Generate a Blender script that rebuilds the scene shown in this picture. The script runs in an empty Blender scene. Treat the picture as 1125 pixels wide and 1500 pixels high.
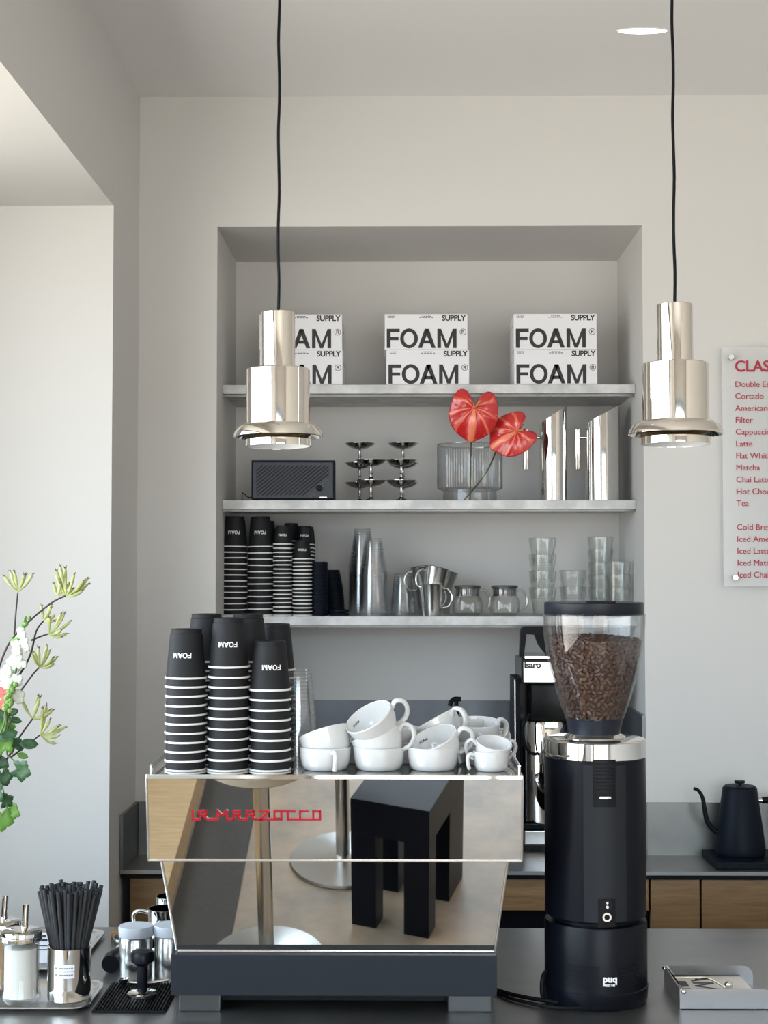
import bpy, bmesh, math, random
from mathutils import Vector, Matrix, Euler
random.seed(7)
PI = math.pi
SC = bpy.context.scene
COL = SC.collection

# ------------------------------------------------------------------ camera
F_PX = 2166.0                                   # focal length in pixels of the 1125x1500 frame
PITCH = math.atan(88/F_PX)
YAW = math.atan(25.5/F_PX)
EYE = Vector((0, 0, 1.75))
cam_d = bpy.data.cameras.new('camera'); cam = bpy.data.objects.new('camera', cam_d); COL.objects.link(cam)
cam.location = EYE; cam.rotation_euler = (PI/2+PITCH, 0, YAW)
cam_d.sensor_fit = 'VERTICAL'; cam_d.sensor_height = 24; cam_d.lens = F_PX*24/1500
cam_d.clip_start = 0.05
SC.camera = cam
CR = Euler((PI/2+PITCH, 0, YAW)).to_matrix()

# ------------------------------------------------------------------ sky and exposure
SC.view_settings.view_transform = 'Standard'; SC.view_settings.look = 'None'
SC.view_settings.gamma = 1; SC.view_settings.use_curve_mapping = False
SC.view_settings.exposure = -0.13
SKY = 10.0
w = bpy.data.worlds.new('sky'); SC.world = w; w.use_nodes = True
nt = w.node_tree; nt.nodes.clear()
o_ = nt.nodes.new('ShaderNodeOutputWorld'); b_ = nt.nodes.new('ShaderNodeBackground'); b_.inputs['Strength'].default_value = SKY
tc = nt.nodes.new('ShaderNodeTexCoord'); sx = nt.nodes.new('ShaderNodeSeparateXYZ'); rp = nt.nodes.new('ShaderNodeValToRGB')
mp = nt.nodes.new('ShaderNodeMapRange'); mp.inputs[1].default_value = -1; mp.inputs[2].default_value = 1
nt.links.new(tc.outputs['Generated'], sx.inputs[0]); nt.links.new(sx.outputs['Z'], mp.inputs[0]); nt.links.new(mp.outputs[0], rp.inputs[0])
rp.color_ramp.elements[0].position = 0.46; rp.color_ramp.elements[0].color = (0.72, 0.68, 0.62, 1)
rp.color_ramp.elements[1].position = 0.56; rp.color_ramp.elements[1].color = (0.72, 0.865, 1.0, 1)
nt.links.new(rp.outputs[0], b_.inputs['Color']); nt.links.new(b_.outputs[0], o_.inputs[0])
SC.cycles.max_bounces = 9; SC.cycles.diffuse_bounces = 6; SC.cycles.glossy_bounces = 5
SC.cycles.transparent_max_bounces = 40; SC.cycles.transmission_bounces = 6
SC.cycles.caustics_reflective = False; SC.cycles.caustics_refractive = False
SC.cycles.sample_clamp_indirect = 12
SC.cycles.use_denoising = True

sun = bpy.data.lights.new('sun', 'SUN'); sun.energy = 22; sun.angle = .01; sun.color = (1, .95, .88)
so = bpy.data.objects.new('sun', sun); COL.objects.link(so); so.rotation_euler = Vector((-.25, .80, -1)).to_track_quat('-Z', 'Y').to_euler()
def portal(name, loc, rot, sx_, sy_):           # a sampling guide in a real window opening: emits nothing itself
    l = bpy.data.lights.new(name, 'AREA'); l.shape = 'RECTANGLE'; l.size = sx_; l.size_y = sy_
    l.cycles.is_portal = True
    o = bpy.data.objects.new(name, l); COL.objects.link(o); o.location = loc; o.rotation_euler = rot
portal('window_portal', (-1.40, 1.47, 1.85), (0, -PI/2, 0), 1.76, 3.95)
portal('shopfront_portal', (1.1, -2.93, 1.6), (PI/2, 0, 0), 3.3, 2.3)

# ------------------------------------------------------------------ helpers
def P(px, py, Y):
    d = CR @ Vector(((px-562.5)/F_PX, -(py-750)/F_PX, -1))
    return EYE + d*(Y/d.y)
def PX(px, Y, py=838): return P(px, py, Y).x
def PZ(py, Y, px=580): return P(px, py, Y).z

def tag(o, label=None, cat=None, group=None, kind=None):
    if label: o['label'] = label
    if cat: o['category'] = cat
    if group: o['group'] = group
    if kind: o['kind'] = kind
    return o
def thing(name, label, cat, loc=(0,0,0), rot=None, group=None):
    o = bpy.data.objects.new(name, None); COL.objects.link(o); o.location = loc
    o.empty_display_size = 0.02
    if rot is not None:
        if isinstance(rot, Matrix): o.rotation_euler = rot.to_euler()
        else: o.rotation_euler = rot
    return tag(o, label, cat, group)
def kids(o): return list(o.children)
def copy_tree(o, parent=None):
    c = o.copy(); COL.objects.link(c); c.parent = parent
    for ch in kids(o): copy_tree(ch, c)
    return c

class G:
    def __init__(s): s.v = []; s.f = []
    def add(s, vs, fs, M=None):
        n = len(s.v)
        s.v += [tuple(M @ Vector(v)) if M is not None else tuple(v) for v in vs]
        s.f += [tuple(i+n for i in f) for f in fs]; return s
    def box(s, x0, x1, y0, y1, z0, z1, M=None):
        return s.add([(x0,y0,z0),(x1,y0,z0),(x1,y1,z0),(x0,y1,z0),(x0,y0,z1),(x1,y0,z1),(x1,y1,z1),(x0,y1,z1)],
              [(0,3,2,1),(4,5,6,7),(0,1,5,4),(1,2,6,5),(2,3,7,6),(3,0,4,7)], M)
    def lathe(s, prof, n=32, M=None, close=False):
        vs=[]; fs=[]; rings=[]
        for r, z in prof:
            if r < 1e-6: rings.append([len(vs)]); vs.append((0,0,z))
            else:
                rings.append(list(range(len(vs), len(vs)+n)))
                vs += [(r*math.cos(2*PI*k/n), r*math.sin(2*PI*k/n), z) for k in range(n)]
        prs = list(zip(rings, rings[1:])) + ([(rings[-1], rings[0])] if close else [])
        for a, b in prs:
            if len(a)==1 and len(b)==1: continue
            for k in range(n):
                k2=(k+1)%n
                if len(a)==1: fs.append((a[0], b[k2], b[k]))
                elif len(b)==1: fs.append((a[k], a[k2], b[0]))
                else: fs.append((a[k], a[k2], b[k2], b[k]))
        return s.add(vs, fs, M)
    def tube(s, pts, r, n=10, M=None, caps=True):
        pts=[Vector(p) for p in pts]; vs=[]; fs=[]; N=None
        rr = r if isinstance(r,(list,tuple)) else [r]*len(pts)
        for i,p in enumerate(pts):
            t=(pts[min(i+1,len(pts)-1)]-pts[max(i-1,0)]).normalized()
            if N is None:
                N=t.cross(Vector((0,0,1)) if abs(t.z)<.9 else Vector((1,0,0))).normalized()
            else:
                N=(N-t*N.dot(t)).normalized()
            B=t.cross(N)
            vs += [tuple(p+(N*math.cos(2*PI*k/n)+B*math.sin(2*PI*k/n))*rr[i]) for k in range(n)]
        for i in range(len(pts)-1):
            for k in range(n):
                k2=(k+1)%n; fs.append((i*n+k, i*n+k2, (i+1)*n+k2, (i+1)*n+k))
        if caps:
            fs.append(tuple(range(n))[::-1]); fs.append(tuple((len(pts)-1)*n+k for k in range(n)))
        return s.add(vs, fs, M)
    def prism(s, poly, d0, d1, M=None):         # poly in x,z ; extruded along y from d0 to d1
        n=len(poly); vs=[(x,d0,z) for x,z in poly]+[(x,d1,z) for x,z in poly]
        fs=[tuple(range(n)), tuple(range(2*n-1,n-1,-1))]+[(k,n+k,n+(k+1)%n,(k+1)%n) for k in range(n)]
        return s.add(vs, fs, M)
    def sphere(s, c, r, n=12, M=None, sc=(1,1,1)):
        m=n//2; prof=[(r*math.sin(PI*i/m), -r*math.cos(PI*i/m)) for i in range(m+1)]
        prof[0]=(0,-r); prof[-1]=(0,r)
        T=Matrix.Translation(c) @ Matrix.Diagonal((*sc,1))
        return s.lathe(prof, n, (M @ T) if M is not None else T)
    def build(s, name, mat, parent=None, bevel=0, smooth=35, loc=None, recalc=True):
        me=bpy.data.meshes.new(name); me.from_pydata(s.v, [], s.f)
        if recalc:
            bm=bmesh.new(); bm.from_mesh(me); bmesh.ops.recalc_face_normals(bm, faces=bm.faces)
            if bevel: bmesh.ops.bevel(bm, geom=[e for e in bm.edges if len(e.link_faces)==2 and e.calc_face_angle(0)>.5], offset=bevel, segments=2, affect='EDGES', profile=.7, clamp_overlap=True)
            bm.to_mesh(me); bm.free()
        if smooth:
            me.shade_smooth(); me.set_sharp_from_angle(angle=math.radians(smooth))
        me.materials.append(mat)
        o=bpy.data.objects.new(name, me); COL.objects.link(o)
        if parent: o.parent=parent
        if loc is not None: o.location=loc
        return o

def arc(c, r, a0, a1, n, plane='xz', ry=None):
    out=[]
    for k in range(n+1):
        a=a0+(a1-a0)*k/n; u=r*math.cos(a); v=(ry or r)*math.sin(a)
        out.append((c[0]+u, c[1], c[2]+v) if plane=='xz' else ((c[0]+u, c[1]+v, c[2]) if plane=='xy' else (c[0], c[1]+u, c[2]+v)))
    return out
def smooth_path(pts, k=5):                      # Catmull-Rom through the points
    pts=[Vector(p) for p in pts]; out=[]
    q=[pts[0]]+pts+[pts[-1]]
    for i in range(1,len(q)-2):
        for j in range(k):
            t=j/k; a,b,c,d=q[i-1],q[i],q[i+1],q[i+2]
            out.append(.5*((2*b)+(c-a)*t+(2*a-5*b+4*c-d)*t*t+(3*b-a-3*c+d)*t*t*t))
    out.append(pts[-1]); return out

# ------------------------------------------------------------------ materials
MATS={}
def mat(name, col, rough=.5, metal=0, noise=0, nscale=8, col2=None, bump=0, bscale=60, stretch=(1,1,1), coat=0, spec=None, emit=0, aniso=0, rvar=0, sub=0):
    if name in MATS: return MATS[name]
    m=bpy.data.materials.new(name); m.use_nodes=True; N=m.node_tree; bs=N.nodes['Principled BSDF']
    bs.inputs['Base Color'].default_value=(*col,1); bs.inputs['Roughness'].default_value=rough; bs.inputs['Metallic'].default_value=metal
    if coat: bs.inputs['Coat Weight'].default_value=coat; bs.inputs['Coat Roughness'].default_value=.05
    if spec is not None: bs.inputs['Specular IOR Level'].default_value=spec
    if sub: bs.inputs['Subsurface Weight'].default_value=sub; bs.inputs['Subsurface Radius'].default_value=(.01,.01,.01)
    if emit: bs.inputs['Emission Color'].default_value=(*col,1); bs.inputs['Emission Strength'].default_value=emit
    if noise or bump or rvar:
        t=N.nodes.new('ShaderNodeTexCoord'); mp=N.nodes.new('ShaderNodeMapping'); mp.inputs['Scale'].default_value=stretch
        N.links.new(t.outputs['Object'], mp.inputs[0])
    if noise or rvar:
        nz=N.nodes.new('ShaderNodeTexNoise'); nz.inputs['Scale'].default_value=nscale; nz.inputs['Detail'].default_value=6; nz.inputs['Roughness'].default_value=.6
        N.links.new(mp.outputs[0], nz.inputs['Vector'])
    if noise:
        r=N.nodes.new('ShaderNodeValToRGB'); r.color_ramp.elements[0].position=.5-.5*min(1,1/noise)*.5; r.color_ramp.elements[1].position=.5+.5*min(1,1/noise)*.5
        c2=col2 or tuple(c*.8 for c in col)
        r.color_ramp.elements[0].color=(*c2,1); r.color_ramp.elements[1].color=(*col,1)
        N.links.new(nz.outputs['Fac'], r.inputs[0]); N.links.new(r.outputs[0], bs.inputs['Base Color'])
    if rvar:
        mr=N.nodes.new('ShaderNodeMapRange'); mr.inputs[1].default_value=.3; mr.inputs[2].default_value=.7; mr.inputs[3].default_value=rough-rvar; mr.inputs[4].default_value=rough+rvar
        N.links.new(nz.outputs['Fac'], mr.inputs[0]); N.links.new(mr.outputs[0], bs.inputs['Roughness'])
    if bump:
        n2=N.nodes.new('ShaderNodeTexNoise'); n2.inputs['Scale'].default_value=bscale; n2.inputs['Detail'].default_value=4
        N.links.new(mp.outputs[0], n2.inputs['Vector'])
        bp=N.nodes.new('ShaderNodeBump'); bp.inputs['Strength'].default_value=bump; bp.inputs['Distance'].default_value=.002
        N.links.new(n2.outputs['Fac'], bp.inputs['Height']); N.links.new(bp.outputs[0], bs.inputs['Normal'])
    MATS[name]=m; return m
def glass(name, tint=(1,1,1), edge=.55, base=.04, rough=.02, dens=0.0):
    if name in MATS: return MATS[name]
    m=bpy.data.materials.new(name); m.use_nodes=True; N=m.node_tree; N.nodes.clear()
    out=N.nodes.new('ShaderNodeOutputMaterial'); tr=N.nodes.new('ShaderNodeBsdfTransparent'); gl=N.nodes.new('ShaderNodeBsdfGlossy')
    gl.inputs['Roughness'].default_value=rough; lw=N.nodes.new('ShaderNodeLayerWeight'); lw.inputs['Blend'].default_value=.25
    mr=N.nodes.new('ShaderNodeMapRange'); mr.inputs[3].default_value=base; mr.inputs[4].default_value=edge
    mx=N.nodes.new('ShaderNodeMixShader'); N.links.new(lw.outputs['Facing'], mr.inputs[0]); N.links.new(mr.outputs[0], mx.inputs[0])
    cr=N.nodes.new('ShaderNodeMix'); cr.data_type='RGBA'; cr.inputs['A'].default_value=(*tint,1); cr.inputs['B'].default_value=tuple(c*(1-dens) for c in tint)+(1,)
    N.links.new(lw.outputs['Facing'], cr.inputs['Factor']); N.links.new(cr.outputs['Result'], tr.inputs['Color'])
    N.links.new(tr.outputs[0], mx.inputs[1]); N.links.new(gl.outputs[0], mx.inputs[2]); N.links.new(mx.outputs[0], out.inputs[0])
    MATS[name]=m; return m
def wood(name, c1, c2, scale=(1,14,14), rough=.45):
    m=bpy.data.materials.new(name); m.use_nodes=True; N=m.node_tree; bs=N.nodes['Principled BSDF']; bs.inputs['Roughness'].default_value=rough
    t=N.nodes.new('ShaderNodeTexCoord'); mp=N.nodes.new('ShaderNodeMapping'); mp.inputs['Scale'].default_value=scale
    nz=N.nodes.new('ShaderNodeTexNoise'); nz.inputs['Scale'].default_value=5; nz.inputs['Detail'].default_value=8; nz.inputs['Roughness'].default_value=.7; nz.inputs['Distortion'].default_value=.4
    r=N.nodes.new('ShaderNodeValToRGB'); r.color_ramp.elements[0].position=.35; r.color_ramp.elements[1].position=.65
    r.color_ramp.elements[0].color=(*c1,1); r.color_ramp.elements[1].color=(*c2,1)
    N.links.new(t.outputs['Object'], mp.inputs[0]); N.links.new(mp.outputs[0], nz.inputs[0]); N.links.new(nz.outputs['Fac'], r.inputs[0]); N.links.new(r.outputs[0], bs.inputs['Base Color'])
    return m
M_WALL=mat('wall paint', (.66,.65,.635), .75, bump=.06, bscale=90)
M_CEIL=mat('ceiling paint', (.84,.84,.845), .6, bump=.05, bscale=60)
M_FLOOR=mat('polished concrete', (.42,.31,.21), .4, noise=1.8, nscale=4.5, col2=(.25,.20,.15))
M_STEELTOP=mat('brushed worktop steel', (.40,.395,.385), .36, 1, noise=1.2, nscale=5, col2=(.32,.315,.31), rvar=.03, stretch=(1,2.5,1))
M_SHELF=mat('shelf steel', (.56,.56,.56), .42, .35, noise=2.2, nscale=14, col2=(.40,.40,.405))
M_SPLASH=mat('backsplash steel', (.235,.24,.23), .38, .9, noise=1.3, nscale=5, col2=(.18,.18,.175))
M_CHROME=mat('mirror polished steel', (.74,.72,.69), .04, 1)
M_NICKEL=mat('polished nickel', (.80,.76,.70), .045, 1)
M_STEEL=mat('satin steel', (.62,.62,.61), .22, 1)
M_DSTEEL=mat('dark coupe steel', (.42,.41,.40), .12, 1)
M_BLACK=mat('matte black paint', (.004,.005,.007), .45, spec=.15)
M_SATIN=mat('satin black metal', (.004,.005,.009), .34, spec=.17)
M_GLOSSBLK=mat('gloss black plastic', (.004,.005,.006), .22, spec=.14)
M_NAVY=mat('navy black plastic', (.004,.007,.014), .5, spec=.14)
M_PAPERBLK=mat('black paper', (.012,.0125,.015), .6, spec=.25)
M_PAPERWHT=mat('white paper rim', (.80,.79,.77), .6)
M_INK=mat('black ink', (.010,.010,.013), .5)
M_WINK=mat('white ink', (.85,.85,.85), .6)
M_CARD=mat('white card', (.80,.80,.84), .55)
M_PORC=mat('white porcelain', (.66,.67,.675), .12, coat=.6)
M_RED=mat('red enamel', (.45,.006,.02), .3)
M_RTEXT=mat('red print', (.42,.02,.05), .6)
M_OAK=wood('oak veneer', (.20,.115,.050), (.33,.20,.095))
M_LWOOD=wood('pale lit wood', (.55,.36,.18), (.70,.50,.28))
M_HWOOD=wood('handle wood', (.30,.14,.06), (.42,.22,.10))
M_RUBBER=mat('black rubber', (.005,.005,.006), .6, spec=.14)
M_CLEAR=glass('clear plastic', (.985,.99,.995), .42, .05, .07, .08)
M_GLASS=glass('drinking glass', (.99,.995,.99), .5, .022, .02, .13)
M_PANE=glass('window glass', (.97,.98,.98), .5, .03)
M_HOP=glass('hopper polycarbonate', (.99,.99,.99), .42, .014, .02, .25)
M_VASE=glass('grey ribbed glass', (.90,.91,.92), .35, .05, .08, .35)

def mesh_of_text(body, size, extrude=.0004, offset=0, align='LEFT', spacing=1):
    c=bpy.data.curves.new('text', 'FONT'); c.body=body; c.size=size; c.extrude=extrude; c.offset=offset; c.align_x=align; c.resolution_u=3; c.space_character=spacing
    o=bpy.data.objects.new('text', c); COL.objects.link(o)
    dg=bpy.context.evaluated_depsgraph_get(); me=bpy.data.meshes.new_from_object(o.evaluated_get(dg))
    bpy.data.objects.remove(o); bpy.data.curves.remove(c); me.materials.clear(); return me
UPRIGHT=Matrix.Rotation(PI/2,4,'X')             # text plane -> facing -Y (towards the camera)
def text(body, size, mat_, parent, loc, rot=None, name='lettering', **k):
    me=mesh_of_text(body, size, **k); me.transform(rot if rot is not None else UPRIGHT); me.materials.append(mat_)
    o=bpy.data.objects.new(name, me); COL.objects.link(o); o.parent=parent; o.location=loc; return o

def foam_polys():                               # the word FOAM and its small ring, cap height 1, drawn as blocks in x,z
    out=[]
    def rect(x0,x1,z0,z1): out.append([(x0,z0),(x1,z0),(x1,z1),(x0,z1)])
    rect(0,.20,0,1); rect(.20,.68,.82,1); rect(.20,.62,.41,.58)
    cx,cz=1.17,.5; n=20
    for k in range(n):
        a,b=2*PI*k/n,2*PI*(k+1)/n
        out.append([(cx+.47*math.cos(a),cz+.52*math.sin(a)),(cx+.47*math.cos(b),cz+.52*math.sin(b)),(cx+.28*math.cos(b),cz+.34*math.sin(b)),(cx+.28*math.cos(a),cz+.34*math.sin(a))])
    x=1.64
    out.append([(x,0),(x+.21,0),(x+.53,.84),(x+.57,1),(x+.36,1)]); out.append([(x+.93,0),(x+.72,0),(x+.40,.84),(x+.36,1),(x+.57,1)]); out.append([(x+.22,.24),(x+.71,.24),(x+.65,.40),(x+.28,.40)])
    x=2.66
    rect(x,x+.19,0,1); rect(x+.82,x+1.01,0,1)
    out.append([(x+.19,1),(x+.19,.66),(x+.42,0),(x+.505,0),(x+.505,.22)]); out.append([(x+.82,1),(x+.82,.66),(x+.59,0),(x+.505,0),(x+.505,.22)])
    return out
def reg_polys(x, z, r):
    out=[]; n=16
    for k in range(n):
        a,b=2*PI*k/n,2*PI*(k+1)/n
        out.append([(x+r*math.cos(a),z+r*math.sin(a)),(x+r*math.cos(b),z+r*math.sin(b)),(x+.86*r*math.cos(b),z+.86*r*math.sin(b)),(x+.86*r*math.cos(a),z+.86*r*math.sin(a))])
    q=r*.5
    out.append([(x-q*.8,z-q),(x-q*.35,z-q),(x-q*.35,z+q),(x-q*.8,z+q)]); out.append([(x-q*.35,z+q*.6),(x+q*.6,z+q*.6),(x+q*.6,z+q),(x-q*.35,z+q)])
    out.append([(x-q*.35,z-.1*q),(x+q*.6,z-.1*q),(x+q*.6,z+q*.25),(x-q*.35,z+q*.25)]); out.append([(x+q*.4,z+q*.2),(x+q*.75,z+q*.2),(x+q*.75,z+q*.7),(x+q*.4,z+q*.7)])
    out.append([(x+.0*q,z),(x+q*.4,z),(x+q*.85,z-q),(x+q*.4,z-q)])
    return out
FOAM=foam_polys(); FOAM_W=3.67
ORD=['zeroth','first','second','third','fourth','fifth','sixth','seventh','eighth','ninth','tenth','eleventh','twelfth','thirteenth','fourteenth','fifteenth','sixteenth','seventeenth','eighteenth','nineteenth','twentieth','twenty-first','twenty-second','twenty-third','twenty-fourth','twenty-fifth','twenty-sixth']
def rank(i, n):                                 # i counted from the bottom, from 0
    return 'bottom' if i==0 else ('top' if i==n-1 else ORD[i+1]+' from bottom')
# ================================================================== the room
Z_CEIL=3.15; Y_WALL=4.30; Y_NICHE=4.80; X_L=-.77; X_R=3.3; Y_F=-3.0; X_OUT=-1.42
NX0,NX1,NZ0,NZ1=-.540,.705,0.0,2.764
Z_COUNTER=.92; Z_BACK=.937; Z_TOPM=1.373
S=lambda g,name,m,**k: tag(g.build(name,m,smooth=0,**k),kind='structure')
S(G().box(X_OUT-.2,X_R+.1,Y_F-.1,Y_NICHE+.1,-.05,0),'floor',M_FLOOR)
S(G().box(X_OUT-.2,X_R+.1,Y_F-.1,Y_NICHE+.1,Z_CEIL,Z_CEIL+.08),'ceiling',M_CEIL)
g=G().box(X_OUT-.2,NX0,Y_WALL,Y_NICHE+.1,0,Z_CEIL).box(NX1,X_R+.1,Y_WALL,Y_NICHE+.1,0,Z_CEIL).box(NX0,NX1,Y_WALL,Y_NICHE,NZ1,Z_CEIL).box(NX0,NX1,Y_NICHE,Y_NICHE+.1,0,Z_CEIL)
S(g,'wall_back',M_WALL)
YJ=3.915; ZS=2.73; YW=3.45
g=G().box(X_OUT-.2,X_L,YJ,Y_WALL,0,Z_CEIL).box(X_OUT-.2,X_L,-.5,YJ,ZS,Z_CEIL).box(X_OUT-.2,X_L,Y_F,-.5,0,Z_CEIL).box(X_OUT-.1,X_OUT,-.5,YW,0,.95).box(X_OUT-.1,X_OUT,YW,YJ,0,ZS)
S(g,'wall_left',M_WALL)
S(G().box(X_R,X_R+.1,Y_F,Y_WALL,0,Z_CEIL),'wall_right',M_WALL)
g=G().box(X_OUT-.2,-.55,Y_F-.1,Y_F,0,Z_CEIL).box(2.75,X_R+.1,Y_F-.1,Y_F,0,Z_CEIL).box(-.55,2.75,Y_F-.1,Y_F,0,.45).box(-.55,2.75,Y_F-.1,Y_F,2.75,Z_CEIL)
S(g,'wall_front',M_WALL)
M_FRAME=mat('dark window frame', (.03,.03,.032), .5)
def window(name, bars, pane):
    e=bpy.data.objects.new(name,None); COL.objects.link(e); e['kind']='structure'
    for b in bars: G().box(*b).build('window_frame',M_FRAME,e,smooth=0)
    G().box(*pane).build('pane',M_PANE,e,smooth=0)
xw=X_OUT
window('window_1',[(xw-.06,xw,-.5,YW,.95,1.0),(xw-.06,xw,-.5,YW,2.68,2.73),(xw-.06,xw,-.5,-.44,1.0,2.68),(xw-.06,xw,YW-.06,YW,1.0,2.68),(xw-.06,xw,.92,.98,1.0,2.68)],(xw-.035,xw-.03,-.44,YW-.06,1.0,2.68))
window('window_2',[(-.55,2.75,Y_F-.08,Y_F-.02,.45,.51),(-.55,2.75,Y_F-.08,Y_F-.02,2.69,2.75),(-.55,-.49,Y_F-.08,Y_F-.02,.51,2.69),(2.69,2.75,Y_F-.08,Y_F-.02,.51,2.69),(.5,.56,Y_F-.08,Y_F-.02,.51,2.69),(1.64,1.70,Y_F-.08,Y_F-.02,.51,2.69)],(-.49,2.69,Y_F-.055,Y_F-.05,.51,2.69))
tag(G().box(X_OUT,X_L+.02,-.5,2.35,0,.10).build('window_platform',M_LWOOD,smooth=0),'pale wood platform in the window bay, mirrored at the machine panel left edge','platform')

# glowing white oval on the ceiling, with a thin rim
lx,ly=P(941,35,3.78).x,3.78
t=thing('glowing_oval','slim white oval glowing on the ceiling, left of the right cord','ceiling light',(lx,ly,Z_CEIL))
G().lathe([(.064,0),(.068,0),(.068,-.002),(.064,-.002)],40,Matrix.Diagonal((1,.32,1,1)),close=True).build('oval_rim',mat('white trim',(.8,.8,.8),.5),t)
G().lathe([(0,-.001),(.065,-.001)],40,Matrix.Diagonal((1,.32,1,1))).build('oval_face',mat('lit diffuser',(1,.98,.94),.5,emit=6),t)

# ---- back counter: steel worktop, backsplashes, oak fronts
YB=4.06
wk=thing('steel_worktop','dark grey brushed steel worktop along the back wall','worktop')
G().box(X_L+.002,2.6,YB,Y_WALL-.002,Z_BACK-.010,Z_BACK).box(NX0+.002,NX1-.002,Y_WALL-.002,Y_NICHE-.002,Z_BACK-.010,Z_BACK).build('top_sheet',M_STEELTOP,wk,smooth=0)
G().box(X_L+.002,2.6,YB+.012,YB+.02,Z_BACK-.022,Z_BACK-.010).build('under_edge',M_BLACK,wk,smooth=0)
bs=thing('wall_backsplash','low brushed steel backsplash left and right of the niche','backsplash')
ZL=1.087
G().box(X_L+.012,NX0-.001,Y_WALL-.010,Y_WALL-.001,Z_BACK,ZL).build('panel',M_SPLASH,bs,smooth=0)
G().box(NX1+.001,2.6,Y_WALL-.010,Y_WALL-.001,Z_BACK,ZL).build('panel',M_SPLASH,bs,smooth=0)
G().box(X_L+.001,X_L+.010,YB,Y_WALL-.001,Z_BACK,ZL).build('panel',M_SPLASH,bs,smooth=0)
ns=thing('niche_backsplash','taller dark steel backsplash lining the lower part of the niche','backsplash')
ZN=1.336; M_NS=mat('niche splash steel',(.20,.215,.24),.42,.7,noise=1.2,nscale=5,col2=(.16,.17,.19))
G().box(NX0+.012,NX1-.012,Y_NICHE-.010,Y_NICHE-.001,Z_BACK,ZN).build('panel',M_NS,ns,smooth=0)
G().box(NX0+.001,NX0+.010,Y_WALL-.0,Y_NICHE-.001,Z_BACK,ZN).build('panel',M_NS,ns,smooth=0)
G().box(NX1-.010,NX1-.001,Y_WALL-.0,Y_NICHE-.001,Z_BACK,ZN).build('panel',M_NS,ns,smooth=0)
xs=[(-.745,-.29,.55,'at the left wall'),(-.286,.17,.55,'hidden behind the espresso machine'),(.174,.675,.827,'between espresso machine and grinder, shallow'),(.679,.8140,.55,'right of the grinder, narrow'),(.8180,1.60,.55,'under the kettle'),(1.604,2.59,.55,'farthest right')]
for i,(a,b,zb,wh) in enumerate(xs):
    c=thing('drawer_cabinet','oak fronted drawer cabinet '+wh,'cabinet')
    G().box(a,b,YB+.045,Y_WALL-.02,.10,Z_BACK-.025).build('carcass',M_BLACK,c,smooth=0)
    G().box(a+.001,b-.001,YB+.022,YB+.042,zb,Z_BACK-.026).build('drawer_front',M_OAK,c,smooth=0,bevel=.001)
    if zb<.6: G().box(a+.001,b-.001,YB+.022,YB+.042,.12,zb-.006).build('drawer_front',M_OAK,c,smooth=0,bevel=.001)

# ---- front counter
YF0,YF1=2.703,3.49
fc=thing('service_counter','grey brushed steel service counter carrying machine and grinder','counter')
G().box(X_OUT+.003,2.4,YF0,YF1,Z_COUNTER-.03,Z_COUNTER).build('countertop',M_STEELTOP,fc,smooth=0,bevel=.002)
G().box(X_L+.01,2.38,YF0+.03,YF0+.05,.0,Z_COUNTER-.03).build('front_panel',M_WALL,fc,smooth=0)
G().box(X_L+.01,2.38,YF1-.05,YF1-.03,.0,Z_COUNTER-.03).build('rear_panel',M_BLACK,fc,smooth=0)

# ---- niche shelves
YS=4.44
def shelf(z,label):
    s=thing('shelf',label,'shelf')
    G().box(NX0+.001,NX1-.001,YS,Y_NICHE-.001,z-.027,z).build('board',M_SHELF,s,smooth=0,bevel=.0012)
    G().box(NX0+.001,NX1-.001,YS+.02,YS+.03,z-.034,z-.027).build('under_lip',M_SPLASH,s,smooth=0)
Z1,Z2,Z3=1.617,1.966,2.315
shelf(Z1,'lowest grey niche shelf with paper cups and glassware')
shelf(Z2,'middle grey niche shelf with radio, coupes, vase and pitchers')
shelf(Z3,'highest grey niche shelf carrying the white lettered boxes')
# ================================================================== espresso machine
AL=math.radians(10)
def panel_y(z, z0=1.211, y0=2.80): return y0-(z-z0)*math.tan(AL)
XM0,XM1=PX(215,2.775,1140),PX(765.5,2.775,1140)
ma=thing('espresso_machine','mirror polished two-group espresso machine seen from behind, on the counter','espresso machine',(0,0,0))
zt,zm,zb=1.368,PZ(1261,2.80),PZ(1395,2.83)
def slab(x0a,x1a,za,x0b,x1b,zb_,th=.006,off=0):  # tilted panel from height za (top) down to zb_
    g=G(); ya,yb=panel_y(za)+off,panel_y(zb_)+off
    g.add([(x0a,ya,za),(x1a,ya,za),(x1b,yb,zb_),(x0b,yb,zb_),(x0a,ya+th,za),(x1a,ya+th,za),(x1b,yb+th,zb_),(x0b,yb+th,zb_)],
          [(0,3,2,1),(4,5,6,7),(0,1,5,4),(1,2,6,5),(2,3,7,6),(3,0,4,7)]); return g
M_MIRROR=mat('mirror panel',(.70,.69,.675),.015,1)
slab(XM0,XM1,zt,XM0,XM1,zm+.002).build('upper_panel',M_MIRROR,ma,smooth=0)
xa0,xa1=PX(236,2.80,1262),PX(744,2.80,1262); xb0,xb1=PX(259,2.83,1395),PX(725,2.83,1395)
slab(xa0,xa1,zm-.002,xb0,xb1,zb,off=.004).build('lower_panel',M_MIRROR,ma,smooth=0)
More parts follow.
